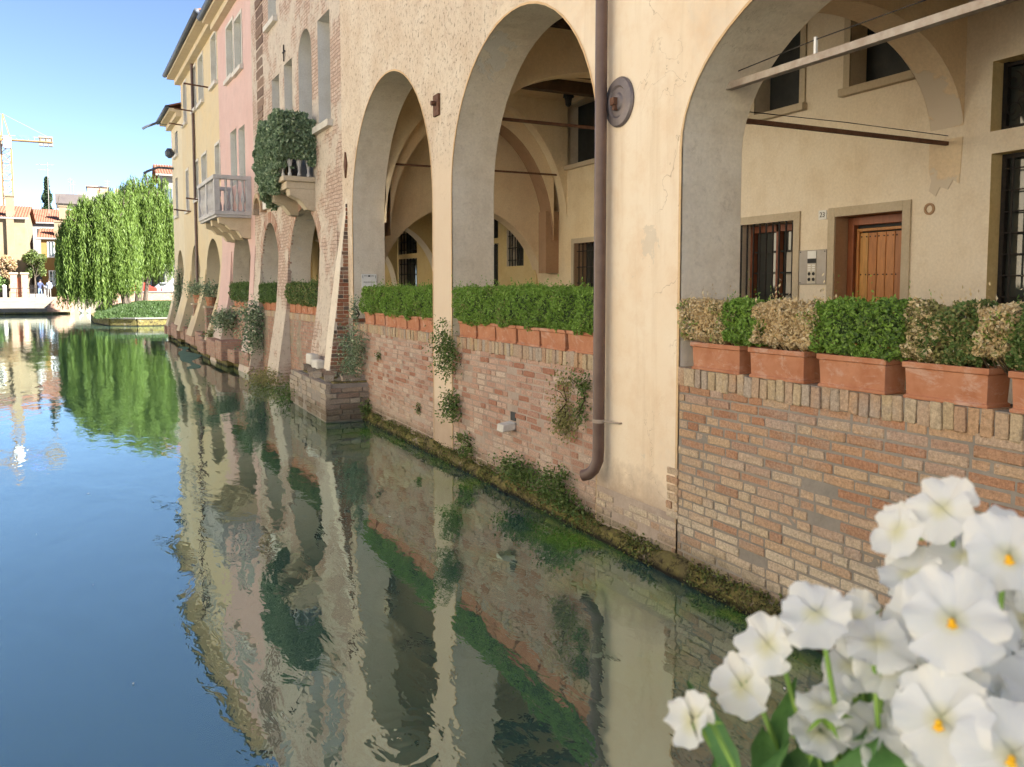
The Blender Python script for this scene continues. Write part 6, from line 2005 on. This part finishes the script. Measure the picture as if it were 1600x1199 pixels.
tree("garden_bush", "rounded green garden bush at the left edge beside the gate", (-13.1, 96.6, 1.0), 2.2, 1.0, 'boxwood_dark', 2200, .06)
tree("small_tree", "small dark tree standing by the parked cars behind the low wall", (0.2, 93, 1.3), 5.2, 1.4, 'tree_leaf', 2600)
tree("small_tree", "broad tree seen through the willow above the red car", (-2.2, 95, 1.3), 5.0, 1.5, 'tree_leaf', 2600)
# ------------------------------------------------------------------ bridge parapet with white pansies in a box
tag(MB().box(-22, 0.0 - 0.02, 0.22, 0.52, -1.0, 1.42).build("bridge_parapet", M['concrete'], bevel=0.02), kind="structure")
tag(MB().box(-22, 0.0 - 0.02, -3.0, 0.22, 0.3, 0.55).build("bridge_deck", M['stone_paving']), kind="structure")
FBX = thing("flower_box", "long terracotta box on the bridge parapet holding the white pansies", "planter", (-3.15, 0.37, 1.42))
MB().box(-0.55, 0.55, -0.11, 0.11, 0.0, 0.17).build("trough", M['terracotta'], FBX, bevel=0.008)
MB().box(-0.53, 0.53, -0.09, 0.09, 0.17, 0.176).build("soil", M['soil'], FBX)

def petal_material():
    t = NT("white_petal")
    o = t.obj()
    x = t.xyz(o)
    r = t.math('SQRT', t.math('ADD', t.math('MULTIPLY', x[0], x[0]), t.math('MULTIPLY', x[1], x[1])))
    c = t.mix(t.step(r, 0.001, 0.010), (0.80, 0.76, 0.50), (0.88, 0.88, 0.87))
    ang = t.n("ShaderNodeMath", operation='ARCTAN2')
    t.put(ang.inputs[0], x[0]); t.put(ang.inputs[1], x[1])
    av = t.n('ShaderNodeCombineXYZ')
    t.put(av.inputs[0], t.math('MULTIPLY', ang.outputs[0], 9.0)); t.put(av.inputs[1], t.math('MULTIPLY', r, 60))
    vein = t.noise(1.6, 4, 0.6, av.outputs[0])
    c = t.mix(t.math('MULTIPLY', t.step(vein, 0.4, 0.7), 0.22), c, (0.70, 0.76, 0.86))
    d = t.n("ShaderNodeBsdfPrincipled")
    t.put(d.inputs['Base Color'], c)
    d.inputs['Roughness'].default_value = 0.6
    d.inputs['Specular IOR Level'].default_value = 0.2
    t.put(d.inputs['Normal'], t.bump(t.math('ADD', vein, t.math('MULTIPLY', t.noise(160, 3, 0.5, o), 0.3)), 0.5, 0.0008))
    tr = t.n("ShaderNodeBsdfTranslucent")
    t.put(tr.inputs[0], c)
    mx = t.n("ShaderNodeMixShader"); mx.inputs[0].default_value = 0.5
    t.t.links.new(d.outputs[0], mx.inputs[1]); t.t.links.new(tr.outputs[0], mx.inputs[2])
    t.t.links.new(mx.outputs[0], t.out.inputs[0])
    return t.m
M['petal'] = petal_material()
M['yolk'] = simple("yellow_flower_eye", (0.80, 0.48, 0.02), (0.75, 0.36, 0.01), 300, 0.6, 0.2)
M['stem'] = simple("fresh_green_stem", (0.16, 0.30, 0.05), (0.22, 0.36, 0.07), 40, 0.5, 0.1)
M['pansy_leaf'] = simple("pansy_leaf", (0.07, 0.17, 0.05), (0.11, 0.24, 0.07), 60, 0.5, 0.3)

def petal(direction, length, width, cup, ruffle, seed, lift=0.0, back=0.0):
    """a broad rounded petal growing from the origin in the xy plane, z towards the viewer"""
    nu, nv = 9, 12
    vs = []
    ca, sa = math.cos(direction), math.sin(direction)
    for i in range(nu + 1):
        u = i / nu
        for j in range(nv + 1):
            t_ = -1 + 2 * j / nv
            w = width * (math.sin(min(1.0, u * 1.02 + 0.02) ** 0.72 * math.pi * 0.60 + 0.05)) * (1 - 0.12 * u)
            edge = 1 - 0.16 * abs(t_) ** 2.2 * u + 0.035 * math.sin(t_ * 5 + seed * 4) * u + 0.015 * math.sin(t_ * 13 + seed) * u
            rr = length * u * edge
            x = t_ * w * 0.5 * (0.25 + 0.75 * min(1, u * 1.7)) * math.sqrt(max(0.0, 1 - 0.35 * max(0, u - 0.55) ** 2 * t_ * t_ * 8))
            y = rr
            t2 = t_ + 0.25 * math.sin(seed * 3.1)
            z = cup * (u ** 2) * length + lift + 0.05 * length * u * u * math.sin(seed * 5 + t2 * 3.2) + 0.03 * length * u ** 3 * math.sin(t2 * 9 + seed * 7) - back * t_ * t_ * u * width + ruffle * u ** 2 * math.sin(t_ * 4.2 + seed) + 0.18 * ruffle * u ** 3 * math.sin(t_ * 13 + seed * 2)
            vs.append((x * ca + y * sa, -x * sa + y * ca, z))
    fs = [(i * (nv + 1) + j, i * (nv + 1) + j + 1, (i + 1) * (nv + 1) + j + 1, (i + 1) * (nv + 1) + j) for i in range(nu) for j in range(nv)]
    return vs, fs
def set_obj(mb, name, mat, parent, sub=True):
    o = mb.build(name, mat, parent, smooth=True, fix=False)
    return o
PN = thing("pansy_plant", "cluster of white pansies with yellow eyes filling the lower right corner", "flowers", (-3.30, 0.36, 1.60))
def flower(pos, r, facing, roll, seed, openness=1.0, eye=True, sep=True):
    """facing: unit vector the flower looks along"""
    F_ = Vector(facing).normalized()
    up = Vector((0, 0, 1))
    X = up.cross(F_).normalized()
    Y = F_.cross(X)
    rot = Matrix((X, Y, F_)).transposed().to_4x4() @ Matrix.Rotation(roll, 4, 'Z')
    f = bpy.data.objects.new("flower", None)
    COL.objects.link(f)
    f.parent = PN
    f.matrix_basis = Matrix.Translation(Vector(pos) - Vector(PN.location)) @ rot
    c = 0.15 + 0.9 * (1 - openness)
    rf = r * 0.10
    S = rnd.uniform
    specs = [(0.48, 1.02, 1.15, c * 0.6 - .15, -0.004), (-0.48, 1.02, 1.15, c * 0.6 - .15, -0.0025),      # two upper petals
             (1.62, 0.92, 1.02, c, 0.0), (-1.62, 0.92, 1.02, c, 0.001), (3.14, 0.96, 1.35, c * 0.7, 0.0025)]
    for k, (d, L, W, cup, lift) in enumerate(specs):
        v, fs = petal(d + S(-.08, .08), r * L * S(.86, 1.14), r * W * 1.25 * S(.88, 1.15), cup * 0.5, rf * S(.6, 1.3), seed + k * 1.7, lift, 0.10)
        p = MB(); p.add(v, fs)
        set_obj(p, "petal", M['petal'], f)
    if eye:
        MB().lathe([(0.0012, 0.003), (0.0020, 0.0048), (0.0015, 0.006), (0.0005, 0.007)], (0, -0.002, 0), 10).build("eye", M['yolk'], f, smooth=True)
        MB().add([(0, -.001, .0046), (-.0032, -.0050, .0052), (0, -.0068, .0058), (.0032, -.0050, .0052)], [(0, 1, 2, 3)]).build("yellow_blotch", M['yolk'], f, fix=False)
    if sep:
        sp = MB()
        for k in range(5):
            a = k * 1.257 + .3
            x, y = math.cos(a), math.sin(a)
            sp.add([(0, 0, -.004), (x * .007 - y * .0025, y * .007 + x * .0025, -.006), (x * .017, y * .017, -.010), (x * .007 + y * .0025, y * .007 - x * .0025, -.006)], [(0, 1, 2, 3)])
        sp.lathe([(0.002, -.016), (0.004, -.010), (0.0035, -.004)], (0, 0, 0), 8)
        sp.build("calyx", M['stem'], f, smooth=True)
    base = Vector((pos[0] * 0.55 + -3.27 * 0.45, pos[1] * 0.5 + 0.36 * 0.5, 1.62))
    b = Vector(pos) - F_ * 0.014
    mid = b.lerp(base, 0.35) - F_ * 0.012 + Vector((0, 0, 0.012))
    o = Vector(PN.location)
    MB().tube([b - o, mid - o, b.lerp(base, 0.7) - o, base - o], [0.0016, 0.002, 0.0022, 0.0024], 7).build("stem", M['stem'], PN, smooth=True)
rnd = random.Random(12)
toc = lambda p: (CAM_LOC - Vector(p)).normalized()
def fdir(p, dx, dz, dy=0):
    v = toc(p)
    rt = Vector((math.cos(YAW), -math.sin(YAW), 0))
    return (v + rt * dx + Vector((0, 0, 1)) * dz).normalized()
FL = [  # position, radius, look offset right/up, roll, openness, eye
 ((-3.30, 0.360, 1.985), .025, -0.9, 0.5, 0.2, .7, False), ((-3.315, 0.305, 1.972), .027, 0.1, 0.2, 0.1, .9, True),
 ((-3.31, 0.385, 1.965), .022, -1.2, 0.3, 0.9, .5, False), ((-3.315, 0.37, 1.940), .024, -0.8, 1.4, 0.5, .6, False),
 ((-3.37, 0.300, 1.945), .030, 0.0, 0.25, 0.1, .95, True), ((-3.40, 0.370, 1.928), .026, -0.5, 0.9, 0.4, .6, False),
 ((-3.41, 0.400, 1.898), .022, -0.7, 0.1, 0.3, .6, False), ((-3.42, 0.412, 1.868), .0225, -0.6, -0.2, 0.1, .7, False),
 ((-3.47, 0.400, 1.862), .019, -1.5, -0.1, 0.0, .35, False), ((-3.36, 0.350, 1.895), .022, 0.3, 0.1, 0.5, .7, False),
 ((-3.39, 0.290, 1.897), .029, -0.25, 0.0, 0.1, .85, True), ((-3.378, 0.258, 1.890), .031, 0.05, 0.1, -0.1, .95, True),
 ((-3.385, 0.375, 1.862), .018, -0.5, 1.9, 0.2, .4, False), ((-3.215, 0.370, 1.905), .028, 0.4, 0.3, 0.0, .8, False),
 ((-3.33, 0.400, 1.898), .022, -0.1, 0.8, 0.6, .7, False), ((-3.25, 0.340, 1.870), .027, 0.2, 0.4, 0.2, .8, False),
 ((-3.345, 0.34, 1.925), .024, -0.4, 0.4, 2.2, .6, False), ((-3.345, 0.315, 1.905), .024, -0.9, 0.2, 1.0, .5, False), ((-3.30, 0.29, 1.89), .028, 0.3, 0.3, 0.4, .8, False), ((-3.375, 0.345, 1.915), .024, 0.2, 1.0, 0.7, .7, False), ((-3.29, 0.35, 1.955), .024, -0.3, 1.2, 1.0, .6, False),
 ((-3.26, 0.330, 1.965), .026, 0.5, 0.3, 0.2, .8, False), ((-3.27, 0.36, 1.925), .026, -0.2, 0.9, 0.8, .7, False), ((-3.30, 0.33, 1.915), .024, 0.3, 0.9, 1.8, .7, False)]
for i, (p, r, dx, dz, roll, op, eye) in enumerate(FL):
    flower(p, r * 0.93, fdir(p, dx, dz), roll, i * 2.3, op, eye)
for i in range(34):
    f_ = (i % 17) / 16
    p = (-3.385 + 0.18 * f_ + rnd.uniform(-.012, .012), rnd.uniform(.30, .40), 1.855 + 0.085 * f_ ** 0.8 + rnd.uniform(-.03, .02))
    flower(p, rnd.uniform(.015, .022), fdir(p, rnd.uniform(-1.3, 1.0), rnd.uniform(-.2, 1.2)), rnd.uniform(-.6, .6), 50 + i * 1.3, rnd.uniform(.4, .95), rnd.random() < 0.3)
# leaves and buds low in the box
def pansy_leaf(base, tip, w, seed):
    b, t_ = Vector(base), Vector(tip)
    d = t_ - b
    L = d.length
    d.normalize()
    sd_ = d.cross(toc(t_)).normalized()
    nn = sd_.cross(d)
    n = 8
    vs, fs = [], []
    for i in range(n + 1):
        u = i / n
        ww = w * math.sin(min(1, u * 1.05) ** 0.8 * math.pi) * (1 + 0.12 * math.sin(u * 22 + seed)) + 0.0008
        c = b + d * L * u - nn * 0.012 * math.sin(u * 2.5)
        vs += [tuple(c - sd_ * ww + nn * .004), tuple(c), tuple(c + sd_ * ww + nn * .004)]
    for i in range(n):
        a = i * 3
        fs += [(a, a + 1, a + 4, a + 3), (a + 1, a + 2, a + 5, a + 4)]
    o = Vector(PN.location)
    m = MB(tuple(o)); m.add(vs, fs)
    m.build("leaf", M['pansy_leaf'], PN, smooth=True, fix=False)
for i in range(85):
    bx = rnd.uniform(-3.45, -3.12)
    by = rnd.uniform(0.28, 0.42)
    zt = 1.795 + rnd.uniform(0, .06) + (.022 if -3.43 < bx < -3.34 else 0)
    pansy_leaf((bx, by, zt - rnd.uniform(.05, .09)), (bx + rnd.uniform(-.035, .035), by + rnd.uniform(-.035, .035), zt), rnd.uniform(.006, .013), i)
for i in range(30):
    bx = rnd.uniform(-3.44, -3.12); by = rnd.uniform(0.28, 0.42)
    pansy_leaf((bx, by, 1.60), (bx + rnd.uniform(-.04, .04), by + rnd.uniform(-.03, .03), 1.78 + rnd.uniform(-.03, .04)), rnd.uniform(.012, .02), i + 7)
for i in range(7):
    p = Vector((rnd.uniform(-3.43, -3.36), rnd.uniform(.31, .38), rnd.uniform(1.815, 1.845)))
    o = Vector(PN.location)
    MB().lathe([(0.001, -.006), (0.004, -.003), (0.0045, .002), (0.001, .009)], tuple(p - o), 8).build("bud", M['petal'], PN, smooth=True)
# ------------------------------------------------------------------ added unseen bank: its pale houses bounce sun onto the shaded facade
tag(MB().box(-60, -15.5, -62, 79.0, -1.0, 1.1).build("added_bank_pavement", M['stone_paving'], bevel=0.04), kind="structure")
LBH = [(-60, -42, 12.5, 'bank_white', 'second white'), (-42, -24, 11.5, 'bank_cream', 'broad cream'), (-24, -8, 12.5, 'bank_cream', "cream"), (-8, 6, 11.0, 'bank_white', "white"), (6, 19, 13.0, 'bank_cream', "pale cream"), (19, 34, 11.5, 'bank_cream', "pale yellow"), (34, 50, 12.5, 'bank_white', "tall white")]
for (y0_, y1_, h, mt, cn) in LBH:
    P = thing("light_bounce_house", cn + " plastered house added out of view to bounce sunlight onto the arcades, " + dict(((-60, "last one south"), (-42, "south of the bridge"), (-24, "southernmost"), (-8, "beside the bridge"), (6, "facing the big arches"), (19, "facing the balconies"), (34, "northernmost")))[y0_], "house", (-19, y0_, 1.1), RA)
    m = MB()
    L = y1_ - y0_ - 0.05
    ops = []
    for fl in (1.2, 4.6, 8.0):
        k = int(L / 2.6)
        for i in range(k):
            a = (i + .5) * L / k - .5
            ops.append(rect(a, a + 1.0, fl, fl + 1.7))
    # local x runs along the quay, facade looks to the canal (local -y)
    wall(m, 0, L, 0, h - 1.1, 0.3, 0.3, ops)
    m.build("wall", M[mt], P)
    MB().box(0, L, 0.35, 8, 0, h - 1.1).build("rooms", M['room'], P)
    g = MB()
    for o in ops:
        g.box(o['s0'], o['s1'], 0.10, 0.14, o['zb'], o['zt'])
    st_ = g.build("shutter", M['shutter_grey'], P); st_['kind'] = 'stuff'
    m = MB()
    m.add([(-.2, -.6, h - 1.1), (L + .2, -.6, h - 1.1), (L + .2, 4, h + .6), (-.2, 4, h + .6), (-.2, 8.6, h - 1.1), (L + .2, 8.6, h - 1.1)], [(0, 1, 2, 3), (3, 2, 5, 4), (0, 3, 4), (1, 5, 2)])
    m.build("roof", M['roof'], P, fix=False)
